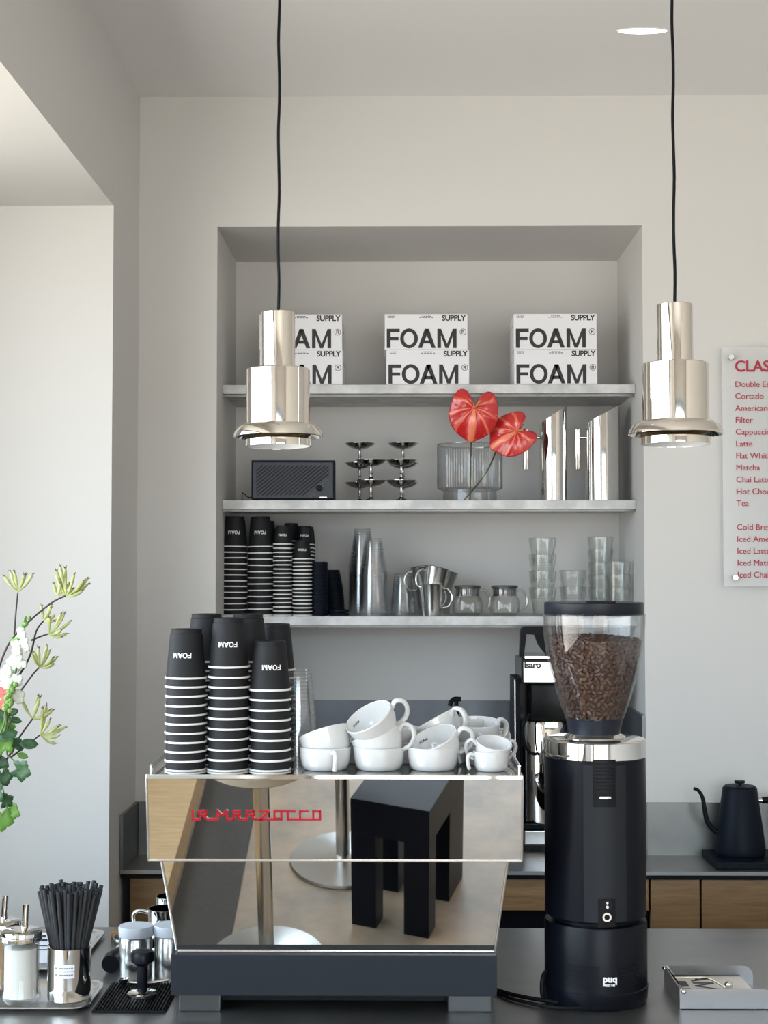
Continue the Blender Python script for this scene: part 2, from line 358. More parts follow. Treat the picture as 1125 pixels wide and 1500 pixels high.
# bright steel edge strips
M_EDGE=mat('bright edge steel',(.85,.85,.85),.18,1)
g=G()
def strip(p,q,r=.0022):
    g.tube([p,q],r,6)
strip((XM0,panel_y(zt)-.001,zt),(XM0,panel_y(zm)-.001,zm)); strip((XM1,panel_y(zt)-.001,zt),(XM1,panel_y(zm)-.001,zm))
strip((XM0,panel_y(zm)-.001,zm),(XM1,panel_y(zm)-.001,zm)); strip((xa0,panel_y(zm)+.002,zm-.002),(xb0,panel_y(zb)+.002,zb)); strip((xa1,panel_y(zm)+.002,zm-.002),(xb1,panel_y(zb)+.002,zb))
strip((xb0,panel_y(zb)+.002,zb),(xb1,panel_y(zb)+.002,zb),.0015)
g.build('edge_trim',M_EDGE,ma)
YMB=3.36
G().box(XM0+.006,XM1-.006,2.83,YMB,zm+.004,zt-.012).build('upper_body',M_STEEL,ma,smooth=0)
g=G(); g.add([(xa0+.008,2.84,zm),(xa1-.008,2.84,zm),(xb1-.006,2.845,zb),(xb0+.006,2.845,zb),(xa0+.008,YMB-.05,zm),(xa1-.008,YMB-.05,zm),(xb1-.006,YMB-.05,zb),(xb0+.006,YMB-.05,zb)],
   [(0,3,2,1),(4,5,6,7),(0,1,5,4),(1,2,6,5),(2,3,7,6),(3,0,4,7)]); g.build('lower_body',M_BLACK,ma,smooth=0)
# cup tray
G().box(XM0-.001,XM1+.001,2.770,YMB,zt-.004,Z_TOPM).build('cup_tray',M_CHROME,ma,smooth=0,bevel=.0012)
g=G()
for x in (XM0+.004,XM1-.004): g.tube([(x,2.80,Z_TOPM+.012),(x,YMB-.02,Z_TOPM+.012)],.003,8); g.tube([(x,2.80,Z_TOPM),(x,2.80,Z_TOPM+.012)],.003,8); g.tube([(x,YMB-.02,Z_TOPM),(x,YMB-.02,Z_TOPM+.012)],.003,8)
g.tube([(XM0+.004,YMB-.02,Z_TOPM+.012),(XM1-.004,YMB-.02,Z_TOPM+.012)],.003,8)
g.build('cup_rail',M_STEEL,ma)
xc0,xc1=PX(250,2.81,1430),PX(728,2.81,1430)
G().box(xc0,xc1,2.812,YMB-.03,PZ(1460,2.81),zb-.001).build('base_box',mat('slate black paint',(.014,.018,.025),.5,spec=.2),ma,smooth=0,bevel=.002)
G().box(xc0+.03,xc1-.03,2.86,YMB-.08,.932,PZ(1460,2.81)).build('chassis',M_BLACK,ma,smooth=0)
for a,b in ((266,326),(655,718)):
    for y in (2.825,3.22): G().box(PX(a,2.83),PX(b,2.83),y,y+.07,Z_COUNTER,PZ(1460,2.81)).build('foot',mat('dark foot steel',(.09,.095,.10),.3,.9),ma,smooth=0,bevel=.003)
# group heads and steam wands on the barista side
for x in (-.27,.03):
    gh=G().lathe([(0,1.10),(.032,1.10),(.034,1.12),(.034,1.17),(.02,1.20),(0,1.20)],24,Matrix.Translation((x,YMB+.02,0))).build('group_head',M_STEEL,ma)
for x in (XM0+.05,XM1-.05):
    G().tube(smooth_path([(x,YMB-.05,1.30),(x,YMB+.05,1.30),(x,YMB+.08,1.22),(x,YMB+.07,1.03)]),.005,8).build('steam_wand',M_STEEL,ma)
# red logo: connected strokes
L=[[(65,88),(65,160),(118,160)],[(120,160),(120,95),(172,95),(172,128),(120,128)],[(150,128),(185,160),(262,160)],
   [(262,160),(262,92),(298,130),(335,92),(335,160),(388,160)],[(388,160),(388,95),(435,95),(435,128),(388,128)],[(415,128),(440,160),(490,160)],
   [(490,160),(490,95),(548,95),(548,128),(490,128)],[(525,128),(555,160),(610,160)],[(592,95),(665,95),(598,160),(740,160)],[(708,160),(708,95),(865,95)],[(762,95),(762,160),(700,160)],
   [(812,95),(812,160),(1065,160)],[(968,95),(908,95),(908,155)],[(1012,160),(1012,95),(1065,95),(1065,160)]]
g=G(); k=5.357; sw=.0019
def lp(u,v):
    q=P(270+u/k,1170+v/k,2.785); return Vector((q.x, panel_y(q.z), q.z))
for ln in L:
    for (a,b) in zip(ln,ln[1:]):
        p,q=lp(*a),lp(*b); t=(q-p).normalized(); n=Vector((0,-math.cos(AL),-math.sin(AL))); s_=t.cross(n)*sw; p=p-t*sw; q=q+t*sw
        vs=[p-s_,q-s_,q+s_,p+s_]; vs=[v+n*.0002 for v in vs]+[v+n*.0032 for v in vs]
        g.add(vs,[(0,3,2,1),(4,5,6,7),(0,1,5,4),(1,2,6,5),(2,3,7,6),(3,0,4,7)])
g.build('logo_lettering',M_RED,ma,smooth=0)

# ================================================================== things on the customer side, mirrored in the panels
def bar_stool(x,y,label):
    t=thing('pedestal_stool',label,'stool',(x,y,0),group='pedestal stools before the counter')
    G().lathe([(0,0),(.18,0),(.184,.004),(.18,.012),(.06,.024),(.028,.034),(0,.034)],48).build('base_disc',mat('brushed disc steel',(.36,.35,.335),.28,1),t)
    G().lathe([(0,.03),(.024,.03),(.024,.675),(0,.675)],28).build('pole',mat('brushed pole steel',(.74,.73,.71),.22,1),t)
    G().lathe([(0,.675),(.150,.675),(.165,.685),(.165,.710),(.155,.720),(0,.720)],48).build('seat',mat('beige seat',(.55,.45,.33),.5),t)
bar_stool(-.41,1.38,'steel pedestal stool with round base, nearer the counter, mirrored at left')
bar_stool(-.20,.79,'steel pedestal stool with round base, mirrored left of the black block stool')
tag(G().box(X_L+.03,-.535,-.45,2.1,0,.006).build('floor_shade_sheet',mat('charcoal floor shade',(.075,.068,.060),.9,noise=1,nscale=30),smooth=0),'dark sheet added as floor shade along the window bay, mirrored at the panel left','shade sheet')  # added dark sheet: its colour imitates the soft shade on the floor here
def refl_floor(px,py):
    n=Vector((0,-math.cos(AL),-math.sin(AL))); p0=Vector((0,2.80,1.211)); v=(P(px,py,1)-EYE)
    t=(p0-EYE).dot(n)/v.dot(n); h=EYE+v*t; r=v-2*v.dot(n)*n; return h+r*(-h.z/r.z)
fA,fL=refl_floor(628,1377),refl_floor(515,1355)
ux=(fA-fL); wd=ux.length; ux.normalize(); uy=Vector((ux.y,-ux.x,0)); 
if uy.y>0: uy=-uy
HS,DS=.45,.38
ang=math.atan2(ux.y,ux.x)
t=thing('block_stool','black blocky stool with square legs, mirrored in the machine panels','stool',(fL.x,fL.y,0),(0,0,ang))
lw_=wd*.32
G().box(0,wd,-DS,0,.33,HS).build('seat_block',M_SATIN,t,smooth=0,bevel=.002)
for a,b in ((0,lw_),(wd-lw_,wd)):
    for c,d in ((-.07,0),(-DS,-DS+.16)): G().box(a,b,c,d,0,.33).build('leg',M_SATIN,t,smooth=0,bevel=.002)

# ================================================================== pendants
def pendant(px,py0,D,label,tilt=0,top=457,sc=1):
    z0=PZ(py0,D,px); x=PX(px,D,py0)
    t=thing('pendant_lamp',label,'pendant lamp',(x,D,z0),(0,tilt,0))
    k=sc
    pr=[(.0,.120),(.0335,.120),(.0345,.1185),(.0345,.003)]
    G().lathe([(.0*k,.1165*k),(.0335*k,.1165*k),(.0348*k,.115*k),(.0348*k,0),(.033*k,0),(.033*k,.113*k),(0,.113*k)],56).build('upper_tube',M_NICKEL,t)
    G().lathe([(.034*k,.0005*k),(.062*k,.0005*k),(.0645*k,-.002*k),(.0645*k,-.114*k),(.0625*k,-.114*k),(.0625*k,-.003*k),(.034*k,-.003*k)],64,close=True).build('shade_body',M_NICKEL,t)
    fl=[(.063*k,-.112*k),(.072*k,-.113*k),(.083*k,-.1195*k),(.0905*k,-.131*k),(.0915*k,-.138*k),(.0895*k,-.139*k),(.086*k,-.133*k),(.080*k,-.126*k),(.063*k,-.121*k)]
    G().lathe(fl,72,close=True).build('flange',M_NICKEL,t)
    G().lathe([(.0655*k,-.122*k),(.0672*k,-.128*k),(.0672*k,-.158*k),(.0652*k,-.158*k),(.0635*k,-.122*k)],64,close=True).build('lower_ring',M_NICKEL,t)
    G().lathe([(.0645*k,-.1575*k),(.0635*k,-.10*k),(.03*k,-.07*k),(0,-.065*k)],48).build('inner_reflector',mat('white enamel',(.75,.78,.82),.5),t)
    # cord up to the ceiling
    cz=(Z_CEIL-z0); n=14
    pts=[(.0012*math.sin(i*1.9)*(1 if 0<i<n else 0)-math.tan(tilt)*0, 0, .1165*k+(cz-.1165*k)*i/n) for i in range(n+1)]
    cd=G().tube(smooth_path(pts,3),.0031,8).build('cord',M_BLACK,t); cd.rotation_euler=(0,-tilt,0)
    G().lathe([(.05,cz),(.05,cz-.02),(.045,cz-.025),(0,cz-.025)],32).build('ceiling_rose',M_NICKEL,t)
pendant(407.5,541,3.0,'polished nickel pendant lamp hanging left, before the stacked boxes',tilt=-.006)
pendant(989,533,2.88,'polished nickel pendant lamp hanging right, beside the menu board')

# ================================================================== top shelf boxes
def carton(px0,pyb,label,rot=0):
    W,H,D=.2505,.1075,.19; Y=4.455
    x=PX(px0,Y,pyb)+W/2
    z=Z3 if pyb>540 else Z3+H+.0008
    t=thing('carton',label,'box',(x,Y+D/2,z),(0,0,rot),group='white lettered boxes on the top shelf')
    G().box(-W/2,W/2,-D/2,D/2,0,H).build('box_body',M_CARD,t,smooth=0,bevel=.0008)
    G().box(-W/2-.0004,W/2+.0004,-D/2+.02,D/2+.0004,H-.030,H-.0295).build('lid_seam',M_INK,t,smooth=0)
    y=-D/2-.0002; k=.0585; g=G()
    for p in FOAM: g.prism([(-W/2+.0062+u*k*.985,.0045+v*k) for u,v in p],y-.0004,y,None)
    for p in reg_polys(W/2-.0135,.0535,.0098): g.prism(p,y-.0004,y)
    g.build('lettering',M_INK,t,smooth=0)
    text('SUPPLY',.0232,M_INK,t,(W/2-.0055,y,H-.0195),align='RIGHT',offset=.0006,spacing=.93)
    g=G()
    for q,(x0,x1,zz) in enumerate([(-.117,-.094,.1015),(-.115,-.096,.0975),(-.012,.016,.1015),(-.020,.024,.0975)]):
        n=5
        for i in range(n):
            a=x0+(x1-x0)*i/n; g.prism([(a,zz-.0012),(a+(x1-x0)/n*.72,zz-.0012),(a+(x1-x0)/n*.72,zz+.0008),(a,zz+.0008)],y-.0003,y)
    g.build('small_print',M_INK,t,smooth=0)['kind']='stuff'
carton(379.5,510,'white lettered box, upper of the left pair, behind the pendant lamp',.01)
carton(380.5,562,'white lettered box, lower of the left pair, behind the pendant lamp')
carton(563,510,'white lettered box, upper of the middle pair on the top shelf',.012)
carton(566,562,'white lettered box, lower of the middle pair on the top shelf')
carton(753,510,'white lettered box, upper of the right pair on the top shelf',-.008)
carton(753.5,562,'white lettered box, lower of the right pair on the top shelf')

# ================================================================== middle shelf
# radio
W=.2535;H=.123;D=.085;Y=4.462
t=thing('table_radio','navy black radio with slanted grille and round knob on the middle shelf','radio',(PX(428.5,Y),Y+D/2,Z2),(0,0,.03))
G().box(-W/2,W/2,-D/2+.004,D/2,.003,H).build('case',M_NAVY,t,smooth=0,bevel=.003)
G().box(-W/2+.006,W/2-.006,-D/2,-D/2+.004,.008,H-.007).build('front_plate',mat('navy plate',(.014,.020,.034),.45),t,smooth=0,bevel=.001)
sl=mat('grille recess',(.002,.002,.004),.7)
x0,x1,z0,z1=-.112,.108,.016,.106; step=.0135; wd=.0028
c=x0-(z1-z0)
while c<x1:
    # slot along direction (1,.8)
    sl_=.82; pts=[]
    a=max(x0,c); b=min(x1,c+(z1-z0)/sl_)
    if b-a>.012:
        za,zb_=z0+(a-c)*sl_,z0+(b-c)*sl_
        # keep the knob corner clear
        if not (a>.035):
            if zb_<.052 and b>.06: b=.055; zb_=z0+(b-c)*sl_
            G().prism([(a,za-wd),(b,zb_-wd),(b,zb_+wd),(a,za+wd)],-D/2-.0006,-D/2+.001).build('grille_slot',sl,t,smooth=0)
    c+=step
G().lathe([(0,0),(.0095,0),(.0095,.010),(.0085,.011),(0,.011)],28,Matrix.Translation((.079,-D/2,.038))@Matrix.Rotation(PI/2,4,'X')).build('knob',M_BLACK,t)
G().tube(arc((.079,-D/2-.0015,.038),.0115,.25,2.6,10),.0012,6).build('dial_mark',M_STEEL,t)
g=G().tube([(.052,-D/2-.001,.008),(.068,-D/2-.001,.022)],.0008,5).tube([(.090,-D/2-.001,.048),(.106,-D/2-.001,.064)],.0008,5); g.build('dial_line',M_STEEL,t)
G().box(.080,.102,-D/2-.001,-D/2,.0085,.0115).build('badge',M_STEEL,t,smooth=0)
for x in(-W/2+.02,W/2-.02): G().box(x-.008,x+.008,-.03,.03,0,.004).build('foot',M_RUBBER,t,smooth=0)
xr=PX(428.5,Y)
tag(G().tube(smooth_path([(xr-.125,Y+.07,Z2+.02),(xr-.136,Y+.05,Z2+.012),(xr-.150,Y+.03,Z2+.022),(xr-.158,Y+.05,Z2+.025),(xr-.160,Y+.12,Z2+.003),(xr-.12,Y+.25,Z2+.003)]),.0014,6).build('power_cable',M_BLACK),'thin black cable looping left of the radio','cable')
# coupes
def make_coupe():
    t=thing('dessert_coupe','x','coupe')
    G().lathe([(0,0),(.028,0),(.0285,.0015),(.020,.004),(.008,.009),(.0045,.014),(0,.014)],32).build('foot',M_DSTEEL,t)
    G().lathe([(.004,.010),(.0038,.020),(.0055,.0235),(.0038,.027),(.0042,.044),(.006,.047)],16).build('stem',M_STEEL,t)
    G().lathe([(0,.0455),(.012,.046),(.026,.0495),(.038,.0555),(.0455,.062),(.0475,.063),(.0475,.064),(.045,.0635),(.036,.0575),(.024,.0515),(.010,.048),(0,.0475)],40).build('bowl',M_DSTEEL,t)
    return t
first=[make_coupe(),True]
def place_coupe(x,y,z,label):
    o=first[0] if first[1] else copy_tree(first[0]); first[1]=False
    o.location=(x,y,z); o['label']=label; o['group']='steel dessert coupes on the middle shelf'
for px,Y,n,wh in ((527,4.62,3,'rear left tower'),(543.5,4.51,2,'front left tower'),(590.5,4.62,3,'rear right tower'),(588,4.51,2,'front right tower')):
    for i in range(n):
        place_coupe(PX(px,Y),Y,Z2+i*.0615,'dark steel dessert coupe, %s of the %s on the shelf'%(rank(i,n) if n>2 and i!=1 else ('middle' if n==3 else ['lower','upper'][i]),wh))
# ribbed vase
Y=4.56; xv=PX(688.5,Y)
t=thing('ribbed_vase','wide grey ribbed glass vase holding red anthuriums','vase',(xv,Y,Z2))
def ribbed(prof,n,amp,M=None):
    g=G(); vs=[];fs=[]
    for r,z in prof:
        for k in range(n): 
            rr=r+(amp if k%2 else -amp); vs.append((rr*math.cos(2*PI*k/n),rr*math.sin(2*PI*k/n),z))
    for i in range(len(prof)-1):
        for k in range(n): k2=(k+1)%n; fs.append((i*n+k,i*n+k2,(i+1)*n+k2,(i+1)*n+k))
    return g.add(vs,fs,M)
ribbed([(.098,.040),(.1,.046),(.1,.172),(.0985,.176)],144,.0009).build('upper_bowl',M_VASE,t)
G().lathe([(.1005,.0405),(.082,.034),(.083,.003),(.080,0),(0,0)],64).build('foot',M_VASE,t)
G().lathe([(.099,.174),(.101,.175),(.101,.178),(.099,.178)],64,close=True).build('rim',M_VASE,t)
# anthuriums
def mat_anth():
    m=mat('anthurium red',(.62,.045,.035),.28,coat=.5,sub=.0); N=m.node_tree; bs=N.nodes['Principled BSDF']
    a=N.nodes.new('ShaderNodeAttribute'); a.attribute_name='vein'; r=N.nodes.new('ShaderNodeValToRGB')
    r.color_ramp.elements[0].color=(.55,.020,.022,1); r.color_ramp.elements[1].color=(.88,.23,.13,1); r.color_ramp.elements[0].position=.35; r.color_ramp.elements[1].position=.75
    N.links.new(a.outputs['Fac'],r.inputs[0]); N.links.new(r.outputs[0],bs.inputs['Base Color']); return m
M_ANTH=mat_anth()
def anthurium(pc,ptip,size,Y,stem_pts,label,yawv):
    c=P(*pc,Y); tip=P(*ptip,Y); t=thing('anthurium',label,'flower',tuple(stem_pts[-1]))
    nt_=96; nr=22; vs=[(0,0,0)]; vein=[.9]; fs=[]
    rad=lambda a:15.2*(1-.62*math.exp(-(min(a,2*PI-a)/.30)**2))*(1+.16*math.exp(-((min(a,2*PI-a)-.62)/.42)**2))*(1+.12*math.exp(-((a-PI)/.22)**2)); hx=lambda a:rad(a)*math.sin(a)*.97; hz=lambda a:rad(a)*math.cos(a)
    for i in range(1,nr+1):
        s=i/nr
        for k in range(nt_):
            a=2*PI*k/nt_; X=hx(a); Z=hz(a)
            x=X*s; z=4+(Z-4)*s
            # veins curve: pattern grows from the notch outwards
            ph=abs(a-PI) if a<=PI else abs(a-PI)
            v=abs(math.sin(ph*4.5+s*1.3))**4
            mid=math.exp(-(x/1.0)**2)*(1 if z<5 else .2)
            vv=min(1,v*(1-.5*s)*.9+mid+.55*max(0,math.sin(17*a+9*s*math.sin(5*a)))*max(0,math.sin(11*s+3*math.sin(7*a)))*s)
            y=-1.0*vv*.6+ 2.2*(s**2)*(.6+.4*math.cos(2*a))-1.8*math.sin(s*PI)
            vs.append((x,y,z-4)); vein.append(vv)
    for k in range(nt_): fs.append((0,1+k,1+(k+1)%nt_))
    for i in range(nr-1):
        for k in range(nt_):
            k2=(k+1)%nt_; b=1+i*nt_; fs.append((b+k,b+nt_+k,b+nt_+k2,b+k2))
    sc=size/30.5
    # align the heart: local -z (tip) to the tip direction
    d=(tip-c); ang=math.atan2(d.x,-d.z)
    M=Matrix.Translation(c-Vector(stem_pts[-1]))@Matrix.Rotation(-ang,4,'Y')@Matrix.Rotation(yawv,4,'Z')@Matrix.Rotation(.15,4,'X')@Matrix.Diagonal((sc,sc,sc,1))@Matrix.Translation((0,0,3))
    g=G().add(vs,fs,M); o=g.build('spathe',M_ANTH,t,smooth=180,recalc=True)
    at=o.data.attributes.new('vein','FLOAT','POINT'); at.data.foreach_set('value',vein)
    md=o.modifiers.new('thick','SOLIDIFY'); md.thickness=.0012
    pts=[M@Vector((0,-1.2,0)),M@Vector((1.2,-4.5,2)),M@Vector((3.0,-7,5))]
    G().tube(smooth_path(pts,4),[.0035]*8+[.002],8).build('spadix',mat('spadix',(.62,.22,.08),.6),t)
    base=Vector(stem_pts[-1]); sp=[tuple(M@Vector((0,1,-1)))]+[tuple(Vector(q)-base) for q in stem_pts]
    G().tube(smooth_path(sp,5),.0026,8).build('stem',mat('anthurium stem',(.10,.11,.05),.5),t)
v0=Vector((xv,Y,Z2))
anthurium((694,605),(690,645),.152,4.415,[v0+Vector((.0,-.105,.20)),v0+Vector((.001,-.06,.15)),v0+Vector((.002,-.02,.09)),v0+Vector((.0,-.0,.003))],'red heart-shaped anthurium standing upright in the vase, the taller one',0)
anthurium((751,636),(716,655),.136,4.44,[v0+Vector((.090,-.075,.178)),v0+Vector((.05,-.02,.09)),v0+Vector((-.02,.02,.003))],'red heart-shaped anthurium leaning right over the vase rim',-.2)
# slanted pitchers
def pitcher(pxa,pxb,ylow,yhigh,Y,label,hx):
    r=(PX(pxb,Y)-PX(pxa,Y))/2; x=(PX(pxa,Y)+PX(pxb,Y))/2; z_lo=PZ(ylow,Y)-Z2; z_hi=PZ(yhigh,Y)-Z2
    t=thing('slanted_pitcher',label,'pitcher',(x,Y,Z2),group='steel pitchers on the middle shelf')
    n=56; vs=[];fs=[]
    zt_=lambda a,rr: z_lo+(z_hi-z_lo)*(rr*math.cos(a)/r+1)/2
    rings=[]
    for rr,zf in ((r-.002,0),(r,.002),(r,None),(r-.0018,None),(r-.0018,.004)):
        rings.append(len(vs)); vs+=[(rr*math.cos(2*PI*k/n),rr*math.sin(2*PI*k/n),zf if zf is not None else zt_(2*PI*k/n,rr)) for k in range(n)]
    for a,b in zip(rings,rings[1:]):
        for k in range(n): k2=(k+1)%n; fs.append((a+k,a+k2,b+k2,b+k))
    fs.append(tuple(range(n))[::-1]); fs.append(tuple(rings[-1]+k for k in range(n)))
    G().add(vs,fs).build('body',M_CHROME,t,smooth=40)
    hz=z_lo-.048; hl=hx
    G().tube([(-r+.002,0,hz+.008),(-r-hl,0,hz+.008)],.0042,12).build('handle_arm',M_CHROME,t)
    G().lathe([(0,-.095),(.0068,-.095),(.0078,-.093),(.0085,.028),(.007,.030),(0,.030)],20,Matrix.Translation((-r-hl-.004,0,hz+.004))).build('handle_grip',M_CHROME,t)
pitcher(791,831,622,595,4.51,'polished steel slant-topped pitcher beside the anthuriums',.038)
pitcher(858,909,622,594,4.52,'polished steel slant-topped pitcher at the right end of the shelf',.020)
# ================================================================== paper cups
def cup_logo(r_of_z, z0, h, n_face=-PI/2):
    """the word FOAM upside down on a cup wall, centred on the side facing the camera"""
    g=G(); W_=(FOAM_W+.3)*h
    for p in FOAM:
        vs=[]
        for u,v in p:
            x=-(u*h-W_/2); z=z0-v*h; r=r_of_z(z)+.0004; a=n_face+x/r
            vs.append((r*math.cos(a),r*math.sin(a),z))
        for u,v in p:
            x=-(u*h-W_/2); z=z0-v*h; r=r_of_z(z)-.0002; a=n_face+x/r
            vs.append((r*math.cos(a),r*math.sin(a),z))
        n=len(p); g.add(vs,[tuple(range(n)),tuple(range(2*n-1,n-1,-1))]+[(k,n+k,n+(k+1)%n,(k+1)%n) for k in range(n)])
    rr=.16*h; x=-(W_-.06*h-W_/2)
    r=r_of_z(z0); a=n_face+x/r
    g.add([((r+.0004)*math.cos(a+rr*math.cos(q)/r),(r+.0004)*math.sin(a+rr*math.cos(q)/r),z0-.88*h+rr*math.sin(q)) for q in [i*PI/4 for i in range(8)]],[tuple(range(8))])
    return g
def make_cup(R,r,H,logo,name='paper_cup'):
    t=thing(name,'x','cup'); f=lambda z: R-.002-(R-.002-r)*min(1,max(0,z/H))
    # upside down: rim at z=0, recessed foot at the top
    G().lathe([(R-.0022,.002),(f(H-.009),H-.009),(f(H)-.0006,H-.0085),(f(H)-.0006,H-.0005),(f(H)-.0016,H),(f(H)-.003,H-.001),(f(H)-.003,H-.006),(0,H-.006)],40).build('cup_wall',M_PAPERBLK,t)
    G().lathe([(R-.0028,0),(R-.0005,.0001),(R,.0018),(R-.0004,.0036),(R-.0028,.0038)],40,close=True).build('rim',M_PAPERWHT,t)
    if logo:
        h,zf=logo; cup_logo(f,H*zf,h).build('lettering',M_WINK,t,smooth=0)
    return t
BIG_L=make_cup(.0405,.0300,.094,(.0100,.53)); BIG=make_cup(.0405,.0300,.094,None)
SM_L=make_cup(.0300,.0220,.0585,(.0068,.56)); SM=make_cup(.0300,.0220,.0585,None)
used=set()
def use(proto):
    if proto.name not in used: used.add(proto.name); return proto
    return copy_tree(proto)
def cup_stack(x,y,z,n,pitch,big,label,group,logo=True,turn=0,word='paper cup',lean=(0,0)):
    for i in range(n):
        top=(i==n-1)
        o=use((BIG_L if big else SM_L) if (top and logo) else (BIG if big else SM))
        o.location=(x+lean[0]*i+random.uniform(-.0004,.0004),y+lean[1]*i,z+.0003+i*pitch)
        o.rotation_euler=(random.uniform(-.012,.012) if i else 0,random.uniform(-.014,.014) if i else 0,turn if top else 0)
        o['label']='%s %s, %s of the %s'%('black' if big else 'small black',word,rank(i,n),label); o['group']=group
gm='black paper cups stacked on the espresso machine'; zt_=Z_TOPM
cup_stack(PX(273.5,2.835),2.835,zt_,11,.0174,True,'front left stack on the machine',gm,turn=-.15,lean=(.0000,0))
cup_stack(PX(335.5,2.835),2.835,zt_,11,.0195,True,'front middle stack on the machine',gm,lean=(.0001,0))
cup_stack(PX(396.5,2.835),2.835,zt_,9,.0189,True,'front right stack on the machine',gm,turn=.12)
cup_stack(PX(303,2.925),2.925,zt_,12,.0182,True,'rear left stack on the machine',gm,logo=False)
cup_stack(PX(364,2.925),2.925,zt_,12,.0182,True,'rear middle stack on the machine',gm,logo=False)
cup_stack(PX(404,3.01),3.01,zt_,11,.0178,True,'rear right stack on the machine',gm,logo=False)
gs='black paper cups on the lowest niche shelf'
cup_stack(PX(343.5,4.52),4.52,Z1,13,.0174,True,'first shelf stack from the left',gs)
cup_stack(PX(382,4.52),4.52,Z1,12,.0189,True,'second shelf stack from the left',gs)
cup_stack(PX(414.2,4.51),4.51,Z1,18,.01272,False,'third front shelf stack from the left',gs)
cup_stack(PX(443,4.51),4.51,Z1,16,.0114,False,'fourth front shelf stack from the left',gs)
cup_stack(PX(388,4.635),4.635,Z1,12,.0181,True,'large rear stack in the shelf corner',gs,logo=False)
cup_stack(PX(426,4.66),4.66,Z1,21,.0114,False,'rear stack behind the third shelf stack',gs,logo=False)
cup_stack(PX(446,4.585),4.585,Z1,20,.0114,False,'rear stack behind the fourth shelf stack',gs)
cup_stack(PX(449,4.66),4.66,Z1,20,.0114,False,'hindmost stack near the lids',gs,logo=False)
# lids
def make_lid(R=.0305):
    t=G().lathe([(R-.001,0),(R,.0008),(R,.0030),(R-.0012,.0042),(R-.002,.0075),(R-.0035,.0085),(R-.0045,.0075),(R-.006,.005),(0,.0045)],32).build('cup_lid',M_NAVY); t['category']='lid'; return t
LID=make_lid(); 
def lid_stack(x,y,n,pitch,lab,lean=(0,0)):
    for i in range(n):
        o=use(LID); o.location=(x+lean[0]*i*i,y+lean[1]*i,Z1+.0003+i*pitch); o['label']='dark plastic cup lid, %s of the %s'%(rank(i,n) if n>2 else ['lower','upper'][i],lab); o['group']='dark lids on the lowest niche shelf'
lid_stack(PX(466,4.54),4.54,20,.0082,'lid stack beside the cups')
lid_stack(PX(491,4.64),4.64,17,.0082,'leaning rear lid stack',(-.00006,0))
lid_stack(PX(497,4.53),4.53,2,.0100,'short lid pair in front')
# clear plastic cups
def make_clear(R,r,H,name='clear_cup'):
    t=G().lathe([(0,H-.004),(r-.003,H-.004),(r-.001,H),(r,H-.002),(r+.0015,H*.85),(R-.004,.018),(R-.0035,.012),(R-.0022,.010),(R-.0022,.003),(R,.0028),(R+.0004,.0012),(R,0),(R-.0016,.0006)],36).build(name,M_CLEAR); t['category']='cup'; return t
CL=make_clear(.0455,.0265,.118); CLS=make_clear(.0390,.0270,.090)
def clear_stack(proto,x,y,z,n,pitch,lab,group,up=False):
    for i in range(n):
        o=use(proto); o.location=(x,y,z+.0003+i*pitch); 
        if up: o.rotation_euler=(PI,0,0); o.location.z+=.09
        o['label']='clear plastic cup, %s of the %s'%(rank(i,n),lab); o['group']=group
gc='clear plastic cups on the lowest niche shelf'
clear_stack(CL,PX(547,4.52),4.52,Z1,16,.0079,'front clear stack on the shelf',gc)
clear_stack(CL,PX(531,4.62),4.62,Z1,20,.0079,'taller rear clear stack on the shelf',gc)
clear_stack(CLS,PX(590,4.58),4.58,Z1,6,.0075,'short clear stack left of the mugs',gc)
clear_stack(CLS,PX(436,2.94),2.94,Z_TOPM,14,.0072,'clear stack on the machine',"clear plastic cups on the espresso machine")
# steel mugs
def make_mug():
    t=thing('steel_mug','x','mug'); 
    G().lathe([(0,0),(.0245,0),(.0255,.001),(.0372,.0945),(.0380,.096),(.0372,.0965),(.0355,.094),(.0238,.003),(0,.003)],40).build('cup_wall',M_STEEL,t)
    pts=smooth_path([(.034,0,.080),(.046,0,.082),(.058,0,.066),(.059,0,.048),(.050,0,.030),(.030,0,.024)],5)
    G().tube(pts,.0034,10).build('handle',M_STEEL,t); return t
MUG=make_mug()
def mug(x,y,z,ax,rz,label):
    o=use(MUG); o.location=(x,y,z)
    a=Vector(ax).normalized(); q=Vector((0,0,1)).rotation_difference(a).to_matrix().to_4x4()@Matrix.Rotation(rz,4,'Z'); o.rotation_euler=q.to_euler()
    o['label']=label; o['group']='steel mugs on the lowest niche shelf'
xm=PX(634,4.51)
mug(xm,4.51,Z1,(0,0,1),-.25,'satin steel mug standing upright in front, handle to the right')
mug(xm-.016,4.60,Z1,(0,0,1),.2,'satin steel mug standing upright behind the front mug')
mug(xm-.006,4.515,Z1+.052,(.20,.10,1),PI+.3,'satin steel mug tilted inside the front upright mug')
mug(xm-.020,4.595,Z1+.056,(-.12,-.05,1),PI+.1,'satin steel mug set in the rear mug, handle left')
mug(xm+.030,4.68,Z1,(0,0,1),1.2,'satin steel mug standing behind the tilted mugs, at right')
mug(xm+.022,4.672,Z1+.046,(.28,.0,1),1.5,'satin steel mug leaning right, topmost on the right')
